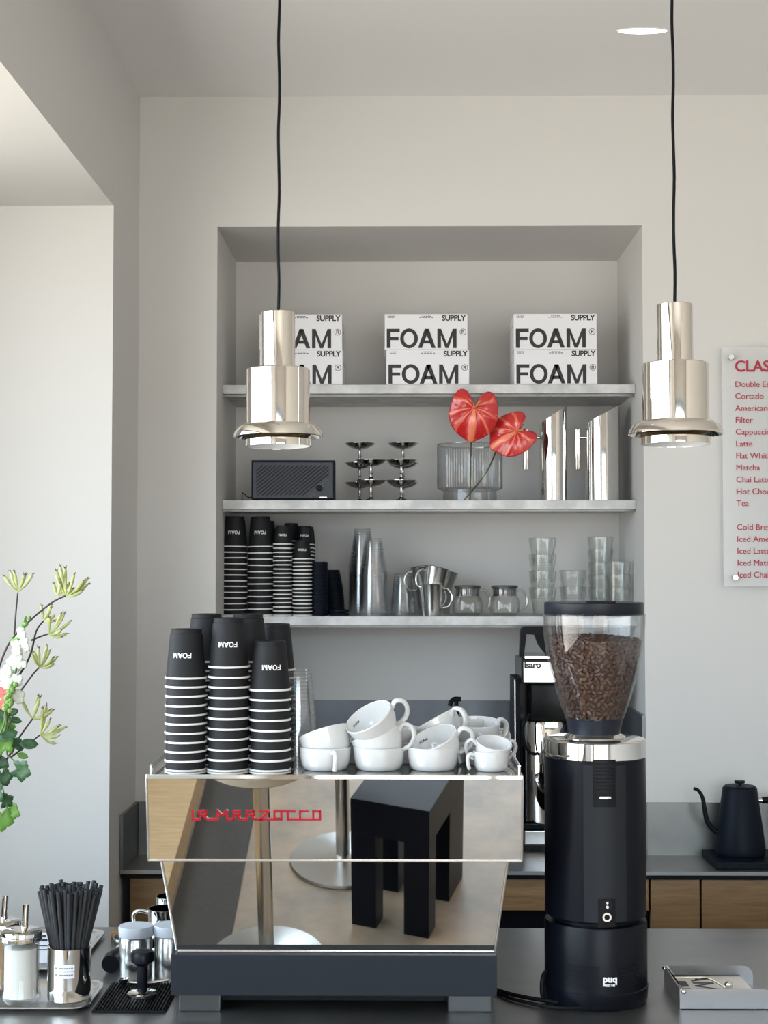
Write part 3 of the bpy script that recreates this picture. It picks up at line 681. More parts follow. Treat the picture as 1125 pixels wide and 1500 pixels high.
# glass servers
def server(px,Y,label):
    t=thing('glass_server',label,'coffee server',(PX(px,Y),Y,Z1),group='glass coffee servers')
    G().lathe([(0,.001),(.034,.001),(.0435,.008),(.0465,.020),(.0465,.042),(.042,.056),(.037,.064),(.037,.080),(.038,.082),(.0358,.080),(.0358,.064),(.040,.055),(.0448,.042),(.0448,.020),(.042,.009),(.033,.003),(0,.003)],44).build('jug',M_GLASS,t)
    G().lathe([(0,.083),(.0385,.083),(.041,.086),(.041,.089),(.038,.092),(.012,.093),(0,.093)],36).build('lid',mat('smoke plastic lid',(.05,.05,.052),.3),t)
    G().lathe([(.034,.060),(.0345,.083),(0,.083)],32).build('lid_collar',glass('smoke glass',(.35,.35,.36),.5,.1),t)
    G().tube(smooth_path([(.036,0,.076),(.052,0,.078),(.066,0,.060),(.068,0,.038),(.056,0,.018),(.042,0,.012)],5),.0042,10).build('handle',glass('handle glass',(.92,.94,.93),.8,.10,.03,.3),t)
server(685,4.52,'glass coffee server with smoke lid, the left one beside the mugs')
server(739,4.52,'glass coffee server with smoke lid, the right one')
# tumblers
def make_tumbler(R,r,H,ribs=0,dia=False):
    t=thing('glass_tumbler','x','glass'); n=48
    prof=[(0,.001),(r-.002,.001),(r,.004),(r+(R-r)*.5,H*.5),(R,H-.012),(R,H-.001),(R-.001,H),(R-.0022,H-.001),(R-.0022,H-.012),(r+(R-r)*.5-.0026,H*.5),(r-.0024,.010),(0,.009)]
    if dia:
        prof=[(0,.001),(r-.003,.001)]+[(r+(R-r)*(i/7)+(-.0022 if i%2 else .0),.006+(H-.024)*i/7) for i in range(8)]+[(R,H-.001),(R-.002,H),(R-.003,H-.002),(r+(R-r)*.5-.004,H*.5),(r-.003,.010),(0,.009)]
    G().lathe(prof,12 if dia else 40).build('glass_wall',M_GLASS,t)
    if ribs:
        g=G()
        for k in range(ribs):
            a=2*PI*k/ribs; g.tube([((r+.001)*math.cos(a),(r+.001)*math.sin(a),.008),((r+(R-r)*.55+.0008)*math.cos(a),(r+(R-r)*.55+.0008)*math.sin(a),H*.55)],.0012,5)
        g.build('rib_band',M_GLASS,t)
    return t
TR=make_tumbler(.0425,.031,.086,28); TD=make_tumbler(.042,.030,.088,0,True); TP=make_tumbler(.0400,.0320,.086,0)
def glass_stack(proto,px,Y,n,pitch,lab,kind):
    for i in range(n):
        o=use(proto); o.location=(PX(px,Y),Y,Z1+.0003+i*pitch); o['label']='%s, %s of the %s'%(kind,rank(i,n) if n>2 else ['lower','upper'][i],lab); o['group']='glass tumblers on the lowest niche shelf'
glass_stack(TR,795,4.55,4,.0505,'left tumbler stack','ribbed clear glass tumbler')
glass_stack(TD,839,4.55,2,.0505,'pair in the gap','faceted clear glass tumbler')
glass_stack(TP,880,4.66,5,.0395,'tall rear right stack','plain clear glass tumbler')
glass_stack(TP,905,4.52,3,.0395,'short front right stack','plain clear glass tumbler')

# ================================================================== porcelain cups on the machine
def make_porc(R,H,name,thick,k):
    t=thing(name,'x','cup')
    G().lathe([(0,.002),(R*.52,.002),(R*.54,0),(R*.58,.0),(R*.66,H*.10),(R*.84,H*.32),(R*.955,H*.62),(R,H*.97),(R-.001,H),(R-.0028,H*.985),(R*.955-.004,H*.62),(R*.80-.004,H*.32),(R*.55,H*.13),(0,H*.10)],56).build('bowl',M_PORC,t)
    pts=smooth_path([(R*.93,0,H*.80),(R*1.20,0,H*.95),(R*1.46,0,H*.80),(R*1.46,0,H*.52),(R*1.22,0,H*.28),(R*.80,0,H*.20)],6)
    h=G().tube(pts,thick,12,caps=True); 
    h.v=[(x,y*1.5,z) for x,y,z in h.v]; h.build('handle',M_PORC,t)
    return t
def make_low(R,H,name,thick):
    t=thing(name,'x','cup')
    G().lathe([(0,.002),(R*.70,.002),(R*.72,0),(R*.76,0),(R*.86,H*.08),(R*.93,H*.28),(R*.98,H*.60),(R,H*.97),(R-.001,H),(R-.0028,H*.985),(R*.98-.004,H*.62),(R*.93-.004,H*.32),(R*.70,H*.10),(0,H*.09)],56).build('bowl',M_PORC,t)
    G().tube([(x,y*1.0,z) for x,y,z in smooth_path([(R*.93,0,H*.78),(R*1.25,0,H*.86),(R*1.40,0,H*.62),(R*1.33,0,H*.22),(R*1.28,0,H*.12)],6)],thick,12).build('handle',M_PORC,t)
    return t
PB=make_porc(.0495,.060,'cappuccino_cup',.0046,1); PBL=make_low(.0495,.0435,'cappuccino_cup',.0046); PSL=make_low(.0345,.0375,'espresso_cup',.0038); PS=make_porc(.0350,.052,'espresso_cup',.0038,1)
def pcup(proto,pos,axis,hdir,label,logo=False,center=True):
    o=use(proto); a=Vector(axis).normalized(); H=.060 if proto in (PB,PBL) else .052
    h=Vector(hdir); h=(h-a*h.dot(a)).normalized(); y=a.cross(h)
    R=Matrix((h,y,a)).transposed(); o.rotation_euler=R.to_euler()
    o.location=(Vector(pos)-a*H) if center else Vector(pos)
    o['label']=label; o['group']='white porcelain cups on the espresso machine'
    if logo:
        Rr=.0495; q=G(); h_=.0052
        # print inside the bowl, below the rim, on the side facing away from the handle's left
        ang=logo; 
        for p in FOAM:
            vs=[]
            for u,v in p:
                xx=(u-FOAM_W/2)*h_; z=.0405+v*h_; r=.0433+(z-.0372)*.155-.0009; aa=ang-xx/r
                vs.append((r*math.cos(aa),r*math.sin(aa),z))
            q.add(vs,[tuple(range(len(vs)))])
        q.build('lettering',M_INK,o,smooth=0,recalc=False)
    return o
up=(0,0,1); zt_=Z_TOPM+.0004
def on(px,Y): return (PX(px,Y,1125),Y,zt_)
pcup(PBL,on(476.5,2.845),up,(.35,-1,0),'white cup standing at the left end of the front cup row',center=False)
pcup(PBL,on(555,2.845),up,(.1,1,0),'white cup standing under the FOAM cup tower',center=False)
pcup(PBL,on(634,2.845),up,(.3,1,0),'white cup standing under the smaller FOAM cup',center=False)
pcup(PSL,on(719.5,2.83),up,(-1,-.35,0),'small white espresso cup standing at the front right',center=False)
pcup(PSL,on(706,2.915),up,(-1,-.3,0),'small white espresso cup standing behind the front right one',center=False)
pcup(PBL,on(596,2.955),up,(1,.2,0),'white cup standing in the rear row, second from left',center=False)
pcup(PBL,on(508,2.955),up,(-.3,1,0),'white cup standing in the rear row at left',center=False)
pcup(PBL,on(655,2.96),up,(.3,1,0),'white cup standing in the rear row, third from left',center=False)
pcup(PB,(PX(700,2.98,1090),2.985,Z_TOPM+.0004),up,(.9,.5,0),'white cup standing in the rear row at right',center=False)
pcup(PB,P(473,1071,2.855),(-.30,.22,.95),(.1,1,.2),'white cup leaning back on the left end cup')
pcup(PB,P(549,1073,2.85),(-.33,.06,.95),(1,-.25,.2),'white cup tilted left in the middle of the tower, handle right')
pcup(PB,P(539,1049,2.835),(-.46,-.36,.82),(1,.15,.4),'white cup with FOAM inside, topmost of the tower',logo=2.25)
pcup(PB,P(633,1080,2.845),(-.36,-.30,.9),(1,-.1,.3),'white cup with FOAM inside, low beside the espresso cups',logo=2.15)
pcup(PB,P(587,1062,2.95),(.2,-.02,.95),(1,.1,.2),'white cup tipped right behind the tower')
pcup(PB,P(634,1054,2.945),(-.48,.12,.86),(.8,-.6,.2),'white cup tilted steeply left in the rear row, handle towards front')
pcup(PB,P(675,1053,3.02),(0,.02,1),(-.4,1,0),'white cup upright at the back, rim seen edge-on')
pcup(PB,P(697,1057,2.96),(.0,-.14,1),(1,.6,0),'white open cup on the rear right stack')
pcup(PS,P(724,1087,2.83),(.13,-.30,.94),(-1,.1,.1),'small white espresso cup tilted forward, on the front right one')
pcup(PS,P(722,1077,2.93),(.25,-.05,.95),(1,.2,.1),'small white espresso cup leaning right at the back')
# black tap behind the cups
Y=4.52; xt=PX(668.5,Y,1030)
t=thing('water_tap','black T-headed water tap rising behind the white cups','tap',(xt,Y,Z_BACK))
G().lathe([(0,0),(.022,0),(.022,.006),(.009,.010),(.0075,.30),(.0075,.40),(0,.40)],24).build('column',M_BLACK,t)
hz=PZ(1026,Y)-Z_BACK
G().tube([(0,0,.39),(0,0,hz)],.0065,12).build('riser',M_BLACK,t)
G().tube(smooth_path([(.014,0,hz+.004),(-.006,0,hz+.004),(-.016,-.004,hz-.004),(-.020,-.006,hz-.016)]),.0072,12).build('spout',M_BLACK,t)
# ================================================================== grinder on tamping press
Y=2.93; xg=PX(871,Y,1100); RG=.100
zg=lambda py,YY=Y: PZ(py,YY,871)
ZP=zg(1362,2.83)                                # top of the press unit
t=thing('tamping_press','black round tamping press unit under the coffee grinder','tamping press',(xg,Y,Z_COUNTER))
hp=ZP-Z_COUNTER
G().lathe([(0,0),(.096,0),(.099,.004),(.101,.03),(.0995,.032),(.0995,hp-.004),(.098,hp),(0,hp)],96).build('press_body',M_SATIN,t)
def on_cyl(g,u0,u1,z0,z1,R,th=.0015,n=6,base=-.002):  # curved patch on the cylinder facing the camera
    vs=[];fs=[]
    for k in range(n+1):
        a=-PI/2+(u0+(u1-u0)*k/n)/R
        for rr,zz in ((R+base,z0),(R+th,z0),(R+th,z1),(R+base,z1)): vs.append((rr*math.cos(a),rr*math.sin(a),zz))
    for k in range(n):
        b=k*4
        for q in range(4): fs.append((b+q,b+(q+1)%4,b+4+(q+1)%4,b+4+q))
    fs.append((0,1,2,3)); fs.append((n*4+3,n*4+2,n*4+1,n*4)); return g.add(vs,fs)
pu=lambda px: math.asin(max(-1,min(1,(px-871)/74.0)))*RG
zl=lambda py: PZ(py,2.832,871)-Z_COUNTER
for i in range(9):
    z=zl(1449-i*3.9); on_cyl(G(),pu(822),pu(866),z,z+.0022,.0995,.0010).build('vent_rib',M_BLACK,t,smooth=0)
    on_cyl(G(),pu(893),pu(925),z,z+.0022,.0995,.0010).build('vent_rib',M_BLACK,t,smooth=0)
text('puq',.018,M_WINK,t,(pu(871),-.1015,zl(1438)),align='LEFT',offset=.0007)
text('PRESS M3',.0062,M_WINK,t,(pu(871),-.1013,zl(1444.5)),align='LEFT',offset=.0002,spacing=.9)
G().tube(smooth_path([(-.098,-.02,.055),(-.106,-.03,.045),(-.108,-.035,.02),(-.104,-.035,.002)]),.005,8).build('side_hook',M_BLACK,t)

t=thing('coffee_grinder','tall satin black coffee grinder with clear bean hopper and chrome collar','coffee grinder',(xg,Y,ZP))
z0=ZP; H1=zg(1106)-ZP; H2=zg(1081)-ZP
G().lathe([(0,0),(.082,0),(.082,.009),(.096,.009),(.0985,.012),(.0985,H1-.002),(0,H1-.002)],96).build('body',M_SATIN,t)
G().lathe([(0,H1-.002),(.0985,H1-.002),(.1005,H1),(.1005,H2-.002),(.098,H2),(.094,H2+.001),(0,H2+.002)],96).build('collar',M_CHROME,t)
zz=lambda py: PZ(py,2.832,871)-ZP
on_cyl(G(),pu(846),pu(906),.013,H1-.008,.0985,.0012,10).build('rear_panel',mat('panel black',(.008,.010,.014),.5,spec=.3),t)
u0,u1=pu(860),pu(890)
on_cyl(G(),u0-.001,u1+.001,zz(1182),zz(1113),.0985,.0024,6).build('vent_frame',M_BLACK,t,smooth=0)
for i in range(9):
    z=zz(1160-i*5.4); on_cyl(G(),u0+.001,u1-.001,z,z+.0028,.0985,.0042,6).build('vent_slat',M_SATIN,t,smooth=0)
on_cyl(G(),u0+.011,u1-.009,zz(1170),zz(1166.5),.0985,.0045,4).build('port',M_STEEL,t,smooth=0)
on_cyl(G(),pu(865),pu(889),zz(1358),zz(1317),.0985,.0026,6).build('switch_plate',M_BLACK,t,smooth=0)
def disc(px,py,r,m,th,name,ring=0):
    a=-PI/2+pu(px)/RG; M=Matrix.Translation((.1012*math.cos(a),.1012*math.sin(a),zz(py)))@Matrix.Rotation(a+PI/2,4,'Z')@Matrix.Rotation(PI/2,4,'X')
    if ring: G().lathe([(r,0),(r,th),(ring,th),(ring,0)],28,M,close=True).build(name,m,t)
    else: G().lathe([(0,0),(r,0),(r,th),(0,th)],28,M).build(name,m,t)
disc(877,1325,.0115,M_SATIN,.0012,'rocker'); disc(877.5,1322,.0022,M_STEEL,.002,'indicator'); disc(877.5,1328,.0030,M_STEEL,.002,'indicator')
disc(877,1343,.0085,M_STEEL,.002,'socket_ring',.0052); disc(877,1354,.004,M_GLOSSBLK,.004,'button')
# hopper
prof=[(829,1052),(822,1032),(817.5,1018),(811,996),(805.5,976),(801.5,955),(798.5,935),(797,915),(796.5,899)]
hp_=[((871-px)*Y/F_PX, zg(py)-ZP) for px,py in prof]
G().lathe([(.024,H2+.001),(.058,H2+.001),(.060,H2+.004),(.050,H2+.010),(.046,H2+.014),(0,H2+.014)],48).build('hopper_clamp',M_CHROME,t)
za,zb2=zg(1075)-ZP,zg(1052)-ZP
G().lathe([(0,H2+.012),(.047,H2+.012),(.0500,za+.002),(.0545,zb2-.006),(.0555,zb2),(.050,zb2+.004),(0,zb2+.004)],56).build('hopper_neck',mat('slate plastic',(.014,.018,.028),.4,spec=.3),t)
outer=[(r,z) for r,z in hp_]; inner=[(r-.0028,z) for r,z in hp_][::-1]
G().lathe(outer+inner,72,close=True).build('hopper',M_HOP,t,smooth=60)
zl0,zl1=zg(901)-ZP,zg(882)-ZP
G().lathe([(0,zl0),(.0962,zl0),(.0975,zl0+.002),(.0975,zl1-.002),(.096,zl1),(0,zl1+.001)],80).build('hopper_lid',mat('slate lid plastic',(.007,.010,.017),.38,spec=.3),t)
G().box(-.022,.030,-.095,-.05,zl1,zl1+.0035).build('lid_tab',M_BLACK,t,smooth=0,bevel=.0012)
# beans
def r_at(z):
    for (r0,a),(r1,b) in zip(hp_,hp_[1:]):
        if a<=z<=b: return r0+(r1-r0)*(z-a)/(b-a)
    return hp_[0][0] if z<hp_[0][1] else hp_[-1][0]
def bean(g,M,L):
    # half-ellipsoid with a groove along the flat side
    n=8; vs=[];fs=[]
    for i in range(5):
        th=PI*(i+.0)/4; 
        if i in(0,4): vs.append((L*.5*(-1 if i==0 else 1),0,0)); continue
        x=-L*.5*math.cos(th); s=math.sin(th)
        for k in range(n):
            a=2*PI*k/n; y=L*.36*s*math.cos(a); z=L*.26*s*math.sin(a)
            if k==6: z*=.35      # the groove
            vs.append((x,y,z))
    for k in range(n): fs.append((0,1+(k+1)%n,1+k))
    for i in range(2):
        b=1+i*n
        for k in range(n): k2=(k+1)%n; fs.append((b+k,b+k2,b+n+k2,b+n+k))
    e=len(vs)-1; b=1+2*n
    for k in range(n): fs.append((b+k,b+(k+1)%n,e))
    g.add(vs,fs,M)
g=G(); zb0=zb2+.006; ztop=zg(936)-ZP
rnd=random.Random(3)
z=zb0
while z<ztop:
    r=r_at(z)-.0078; n=int(2*PI*r/.0102)
    for k in range(n):
        a=2*PI*(k+rnd.uniform(-.3,.3))/n; q=Vector((r*math.cos(a),r*math.sin(a),z+rnd.uniform(-.002,.002)))
        # groove (local -z) turned to the wall on most beans
        out=Vector((math.cos(a),math.sin(a),-.2)); R1=Vector((0,0,-1 if rnd.random()<.6 else 1)).rotation_difference(out).to_matrix().to_4x4()
        M=Matrix.Translation(q)@Matrix.Rotation(rnd.uniform(-.35,.35),4,'X')@R1@Matrix.Rotation(rnd.uniform(0,6.28),4,'Z')
        bean(g,M,rnd.uniform(.0118,.0136))
    z+=.0085
rr=.004
while rr<r_at(ztop)-.010:
    n=max(3,int(2*PI*rr/.0085))
    for k in range(n):
        a=2*PI*k/n+rnd.uniform(-.2,.2); zz2=ztop+.006*(1-rr/.085)+rnd.uniform(-.001,.002)+.004*math.cos(a-2.2)*rr/.09
        bean(g,Matrix.Translation((rr*math.cos(a),rr*math.sin(a),zz2))@Euler((rnd.uniform(0,6),rnd.uniform(-.5,.5),rnd.uniform(0,6))).to_matrix().to_4x4(),rnd.uniform(.0095,.0115))
    rr+=.008
M_BEAN=mat('roasted coffee',(.10,.045,.030),.42,noise=1.5,nscale=60,col2=(.05,.022,.015))
core=[(0,zb0-.001)]+[(r_at(zb0+(ztop-zb0)*i/8)-.010,zb0+(ztop-zb0)*i/8) for i in range(9)]+[(0,ztop+.004)]
g.lathe(core,32)
b=g.build('coffee_beans',M_BEAN,None,smooth=60,recalc=False,loc=(xg,Y,ZP)); tag(b,'dark roasted coffee beans filling the clear grinder hopper','coffee beans',kind='stuff')

# cables
zc=Z_COUNTER+.006
def cable(pts,r,lab):
    tag(G().tube(smooth_path([tuple(p) for p in pts],6),r,8).build('power_cable',M_RUBBER),lab,'cable',group='black cables by the grinder')
def cp(px,py,dz=.0):                            # a point of the counter top seen at this pixel
    d=P(px,py,1)-EYE; k=(Z_COUNTER+.005+dz-EYE.z)/d.z; return EYE+d*k
cable([cp(700,1438),cp(728,1450),cp(760,1459),cp(800,1466),cp(845,1472),cp(885,1477)],.0042,'black cable leading from the machine to the grinder, front one')
cable([cp(700,1432),cp(735,1457),cp(770,1468),cp(815,1476),cp(860,1476),cp(888,1473)],.0036,'black cable leading from the machine to the grinder, rear one')

# ================================================================== napkin holder
X0,X1,Y0,Y1,hh=.530,.706,2.85,3.018,.039
t=thing('napkin_holder','open brushed steel napkin tray with ball weight, right of the grinder','napkin holder',(X0,Y0,Z_COUNTER))
w_,d_=X1-X0,Y1-Y0; M_TR=mat('tray steel',(.30,.30,.31),.28,1)
G().box(0,w_,0,d_,0,.0015).build('floor_sheet',M_TR,t,smooth=0)
cor=[(w_,.0)]+[(w_-.02+.02*math.cos(a),hh-.02+.02*math.sin(a)) for a in [i*PI/2/6 for i in range(7)]]
G().prism([(0,0)]+cor+[(0,hh)],0,.0018).build('front_plate',M_TR,t,smooth=0)
G().prism([(0,0)]+cor+[(0,hh)],d_-.0018,d_).build('rear_plate',M_TR,t,smooth=0)
G().box(-.0018,0,0,d_,0,hh).build('side_plate',M_TR,t,smooth=0)
for y in (.004,d_-.004): G().sphere((.006 if y<.1 else -.002,y-.004 if y<.1 else y,hh-.005),.0052,14).build('screw_ball',M_CHROME,t)
G().tube([(.006,0,hh-.005),(.006,d_,hh-.005)],.002,8).build('hinge_rod',M_CHROME,t)
G().tube(smooth_path([(.006,d_*.55,hh-.005),(.05,d_*.55,hh-.0035),(.072,d_*.52,hh-.004),(.100,d_*.40,hh-.016)],4),.0022,8).build('weight_arm',M_CHROME,t)
G().sphere((.105,d_*.38,hh-.010),.0085,18).build('weight_ball',M_CHROME,t)
nz=.0018
for i in range(6):
    x0=.006; a=G(); th=.0030
    a.box(x0,.152,.006,d_-.006,nz+i*th,nz+i*th+th*.85)
    o=a.build('paper_napkin',mat('napkin paper',(.80,.79,.75),.8),None,smooth=0,loc=(X0,Y0,Z_COUNTER)); tag(o,'white printed napkin in the steel tray, %s of the pile'%rank(i,6),'napkin',group='napkins in the steel tray')
    o.rotation_euler=(0,0,rnd.uniform(-.01,.01))
    if i==5:
        g=G(); k=.040; zt2=nz+i*th+th*.85
        for p in FOAM:       # the word runs away from the camera, letters lying on their side
            vs=[(.045+v*.042,.254-u*.052,zt2+.0003) for u,v in p]
            if min(q_[1] for q_ in vs)>.008 and max(q_[1] for q_ in vs)<.160: g.add(vs,[tuple(range(len(vs)))])
        g.box(.012,.034,.03,.075,zt2,zt2+.0003).box(.012,.034,.085,.125,zt2,zt2+.0003)
        g.build('lettering',M_INK,o,smooth=0,recalc=False)

# ================================================================== menu board
Yb=4.262; bx0=PX(1059,Yb,700); bz1,bz0=PZ(509,Yb,1090),PZ(859,Yb,1090)
def acrylic():
    m=bpy.data.materials.new('frosted acrylic'); m.use_nodes=True; N=m.node_tree; bs=N.nodes['Principled BSDF']; bs.inputs['Base Color'].default_value=(.80,.80,.80,1); bs.inputs['Roughness'].default_value=.25
    tr=N.nodes.new('ShaderNodeBsdfTransparent'); tr.inputs[0].default_value=(.95,.95,.95,1); mx=N.nodes.new('ShaderNodeMixShader'); mx.inputs[0].default_value=.5
    N.links.new(tr.outputs[0],mx.inputs[1]); N.links.new(bs.outputs[0],mx.inputs[2]); N.links.new(mx.outputs[0],N.nodes['Material Output'].inputs[0]); return m
t=thing('menu_board','translucent menu board with red coffee list on the right wall','menu board',(bx0,Yb,bz0))
BW=.46; G().box(0,BW,0,.006,0,bz1-bz0).build('acrylic_sheet',acrylic(),t,smooth=0)
for px,py in ((1073,524),(1076,846)):
    for xx in (PX(px,Yb)-bx0, BW-.03):
        G().lathe([(0,-.014),(.0075,-.014),(.0085,-.012),(.0085,.006),(.006,.0375),(0,.0375)],20,Matrix.Translation((xx,0,PZ(py,Yb,px)-bz0))@Matrix.Rotation(-PI/2,4,'X')).build('standoff',M_STEEL,t)
tx=PX(1077.5,Yb,700)-bx0
text('CLASSICS',.0445,M_RTEXT,t,(tx,-.001,PZ(544,Yb,1090)-bz0),offset=.0010,spacing=.98,name='heading')
lines=['Double Espresso','Cortado','Americano','Filter','Cappuccino','Latte','Flat White','Matcha','Chai Latte','Hot Chocolate','Tea',None,'Cold Brew','Iced Americano','Iced Latte','Iced Matcha','Iced Chai Latte']
for i,s_ in enumerate(lines):
    if s_: text(s_,.0245,M_RTEXT,t,(tx+.0001*i,-.001,PZ(567+i*17.44,Yb,1090)-bz0),offset=0,spacing=.98,name='menu_line')

# ================================================================== kettle
Y=4.185; xk=PX(1084,Y,1200); zk=Z_BACK+.022
t=thing('kettle_base','flat black electric kettle base on the back worktop','kettle base',(xk,Y,Z_BACK))
G().box(-.088,.15,-.098,.095,.001,.020).build('plate',M_NAVY,t,smooth=0,bevel=.003)
G().lathe([(0,.020),(.066,.020),(.066,.0215),(0,.0215)],40).build('heating_pad',M_BLACK,t)
t=thing('gooseneck_kettle','matte black gooseneck kettle on its base, far right','kettle',(xk,Y,zk),(0,0,0))
G().lathe([(0,0),(.064,0),(.068,.004),(.0695,.012),(.0685,.030),(.0475,.186),(.045,.190),(0,.190)],64).build('kettle_body',M_NAVY,t)
G().lathe([(.042,.190),(.043,.1915),(.041,.193),(0,.193)],40).build('lid',M_NAVY,t)
G().lathe([(0,.193),(.004,.193),(.004,.199),(.014,.200),(.0145,.207),(0,.208)],24).build('lid_knob',M_BLACK,t)
sp=[P(1056,1220,Y),P(1046,1216,Y),P(1036,1203,Y),P(1032,1185,Y),P(1029,1168,Y),P(1023,1158,Y),P(1016,1155,Y)]
G().tube(smooth_path([tuple(p-Vector((xk,Y,zk))) for p in sp],5),[.0085-.0045*i/30 for i in range(31)],12).build('spout',M_BLACK,t)
G().tube([(.046,0,.152),(.064,0,.152)],.0075,14).build('handle_ferrule',M_STEEL,t)
G().tube(smooth_path([(.062,0,.152),(.10,0,.153),(.125,0,.145),(.130,0,.12),(.122,0,.055)],5),.0095,14).build('handle',M_BLACK,t)

# ================================================================== filter coffee maker in the niche
Y=4.35; xcm=PX(764,Y,1100)
t=thing('filter_coffee_maker','black and steel filter coffee maker standing in the niche','coffee maker',(xcm,Y,Z_BACK))
z=lambda py,YY=Y: PZ(py,YY,770)-Z_BACK
Wc=.235
G().box(0,Wc,0,.24,.0,z(1238)).build('foot_plate',M_GLOSSBLK,t,smooth=0,bevel=.002)
G().box(.008,Wc,-.004,.22,z(1237),z(1217)).build('base',M_STEEL,t,smooth=0,bevel=.002)
G().box(.006,Wc-.002,-.002,.22,z(1215),z(1207)).build('hotplate',M_GLOSSBLK,t,smooth=0,bevel=.002)
G().box(0,Wc,.12,.24,.01,z(1002)).build('column',M_GLOSSBLK,t,smooth=0,bevel=.003)
G().box(-.016,.0,.06,.24,.01,z(996)).build('side_tank',M_NAVY,t,smooth=0,bevel=.002)
G().tube([(-.014,.055,.02),(-.014,.055,z(998))],.0022,8).build('side_strip',M_STEEL,t)
G().box(0,Wc,0,.24,z(1002),z(966)).build('head_frame',M_GLOSSBLK,t,smooth=0,bevel=.002)
G().box(.005,Wc-.005,-.003,.20,z(1000),z(969)).build('head_panel',mat('head steel',(.40,.41,.42),.12,1),t,smooth=0,bevel=.002)
G().box(.010,Wc-.01,.0,.22,z(965),z(961)).build('top_plate',M_EDGE,t,smooth=0,bevel=.001)
text('isaro',.0262,M_INK,t,(.0085,-.0042,z(978)),offset=.0010,spacing=.95)
zz3=z(962)
ff=G(); ff.prism([(-.004,zz3),(.008,zz3),(.016,z(929)),(-.001,z(926))],.0,.04); ff.prism([(-.001,z(926)),(.016,z(929)),(.070,z(931)),(.075,z(918)),(.012,z(918)),(.003,z(920))],.0,.04); ff.build('carry_frame',M_BLACK,t,smooth=0)
G().prism([(.040,z(918)),(.135,z(918)),(.120,zz3),(.080,zz3),(.055,z(946)),(.043,z(930))],.041,.075).build('filter_cone',M_BLACK,t,smooth=0)
G().box(.03,Wc-.02,.03,.11,z(1058),z(1003)).build('brew_basket',M_GLOSSBLK,t,bevel=.008,smooth=40)
G().lathe([(0,z(1206)),(.062,z(1206)),(.064,z(1203)),(.064,z(1062)),(.060,z(1058)),(0,z(1057))],48,Matrix.Translation((.075,.055,0))).build('thermal_carafe',M_CHROME,t)
G().tube(smooth_path([(.025,.0,z(1046)),(.006,-.02,z(1060)),(.006,-.022,z(1085)),(.022,-.02,z(1100)),(.042,-.012,z(1104))],5),.0052,10).build('carafe_handle',M_GLOSSBLK,t)
G().box(.066,.105,-.022,.0,z(1066),z(1057)).build('carafe_clip',M_EDGE,t,smooth=0,bevel=.001)
# ================================================================== left end of the counter
def tray(name,x0,x1,y0,y1,lab):
    t=thing(name,lab,'tray',(x0,y0,Z_COUNTER)); w,d=x1-x0,y1-y0
    def rr(x0,x1,y0,y1,r,n=6):
        out=[]
        for cx,cy,a0 in ((x1-r,y1-r,0),(x0+r,y1-r,PI/2),(x0+r,y0+r,PI),(x1-r,y0+r,1.5*PI)):
            for k in range(n+1): a=a0+PI/2*k/n; out.append((cx+r*math.cos(a),cy+r*math.sin(a)))
        return out
    rings=[(.012,.0,.022),(.010,.001,.024),(.002,.009,.03),(-.004,.0105,.034),(-.005,.009,.034),(.001,.0075,.03),(.012,-.0+.0015,.022)]
    vs=[];fs=[];m=None
    for ins,z,r in rings:
        q=rr(ins,w-ins,ins,d-ins,r); m=len(q); vs+=[(x,y,z) for x,y in q]
    for i in range(len(rings)-1):
        for k in range(m): k2=(k+1)%m; fs.append((i*m+k,i*m+k2,(i+1)*m+k2,(i+1)*m+k))
    fs.append(tuple(range(m))[::-1]); fs.append(tuple((len(rings)-1)*m+k for k in range(m)))
    G().add(vs,fs).build('tray_sheet',M_STEEL,t,smooth=50)
tray('steel_tray',-.93,-.598,2.815,3.0,'polished steel tray under straws and sugar shaker, front left')
tray('steel_tray',-.95,-.680,3.09,3.42,'polished steel tray behind the straws, beside the left wall')
# card on rear tray
xc_,yc_=PX(58,3.14,1410),3.16
t=thing('folded_card','small white printed card between sugar shaker and straw cup','card',(xc_,yc_,Z_COUNTER+.003),(-.15,0,0))
G().box(-.03,.03,0,.002,0,.062).build('card_sheet',M_CARD,t,smooth=0)
g=G()
for k,zq in enumerate((.052,.044,.034,.026)): g.box(-.024,.006+.004*k,-.0006,0,zq,zq+(.005 if k<2 else .002))
g.build('print',M_INK,t,smooth=0)['kind']='stuff'

M_SUGAR=mat('white sugar',(.85,.84,.80),.8,bump=.4,bscale=500); M_BROWN=mat('brown sugar',(.45,.26,.12),.8,bump=.4,bscale=500)
def sugar(px,Y,con,lab,con_lab):
    x=PX(px,Y,1430); z0=Z_COUNTER+.003
    t=thing('sugar_shaker',lab,'sugar shaker',(x,Y,z0))
    G().lathe([(0,.001),(.034,.001),(.0370,.006),(.0375,.014),(.0345,.022),(.0345,.112),(.036,.118),(.034,.118),(.0325,.112),(.0325,.022),(.035,.012),(0,.008)],44).build('glass_jar',M_GLASS,t)
    G().lathe([(.0372,.116),(.0390,.118),(.0392,.124),(.0375,.126),(.0392,.128),(.0385,.134),(.032,.139),(.010,.142),(0,.142)],44).build('cap',M_CHROME,t)
    g=G().tube([(.006,0,.140),(.008,0,.186)],[.0065,.0058],14); g.build('spout',M_CHROME,t)
    c=G().lathe([(0,.009),(.034,.012),(.0318,.022),(.0318,.104),(.02,.106),(0,.104)],36).build('sugar',con,None,loc=(x,Y,z0)); tag(c,con_lab,'sugar',kind='stuff')
sugar(31,2.878,M_SUGAR,'glass sugar shaker with steel spout, full of white sugar','white sugar inside the front glass shaker')
sugar(1,2.955,M_BROWN,'glass sugar shaker at the left picture edge, holding brown sugar','brown sugar inside the shaker at the left picture edge')
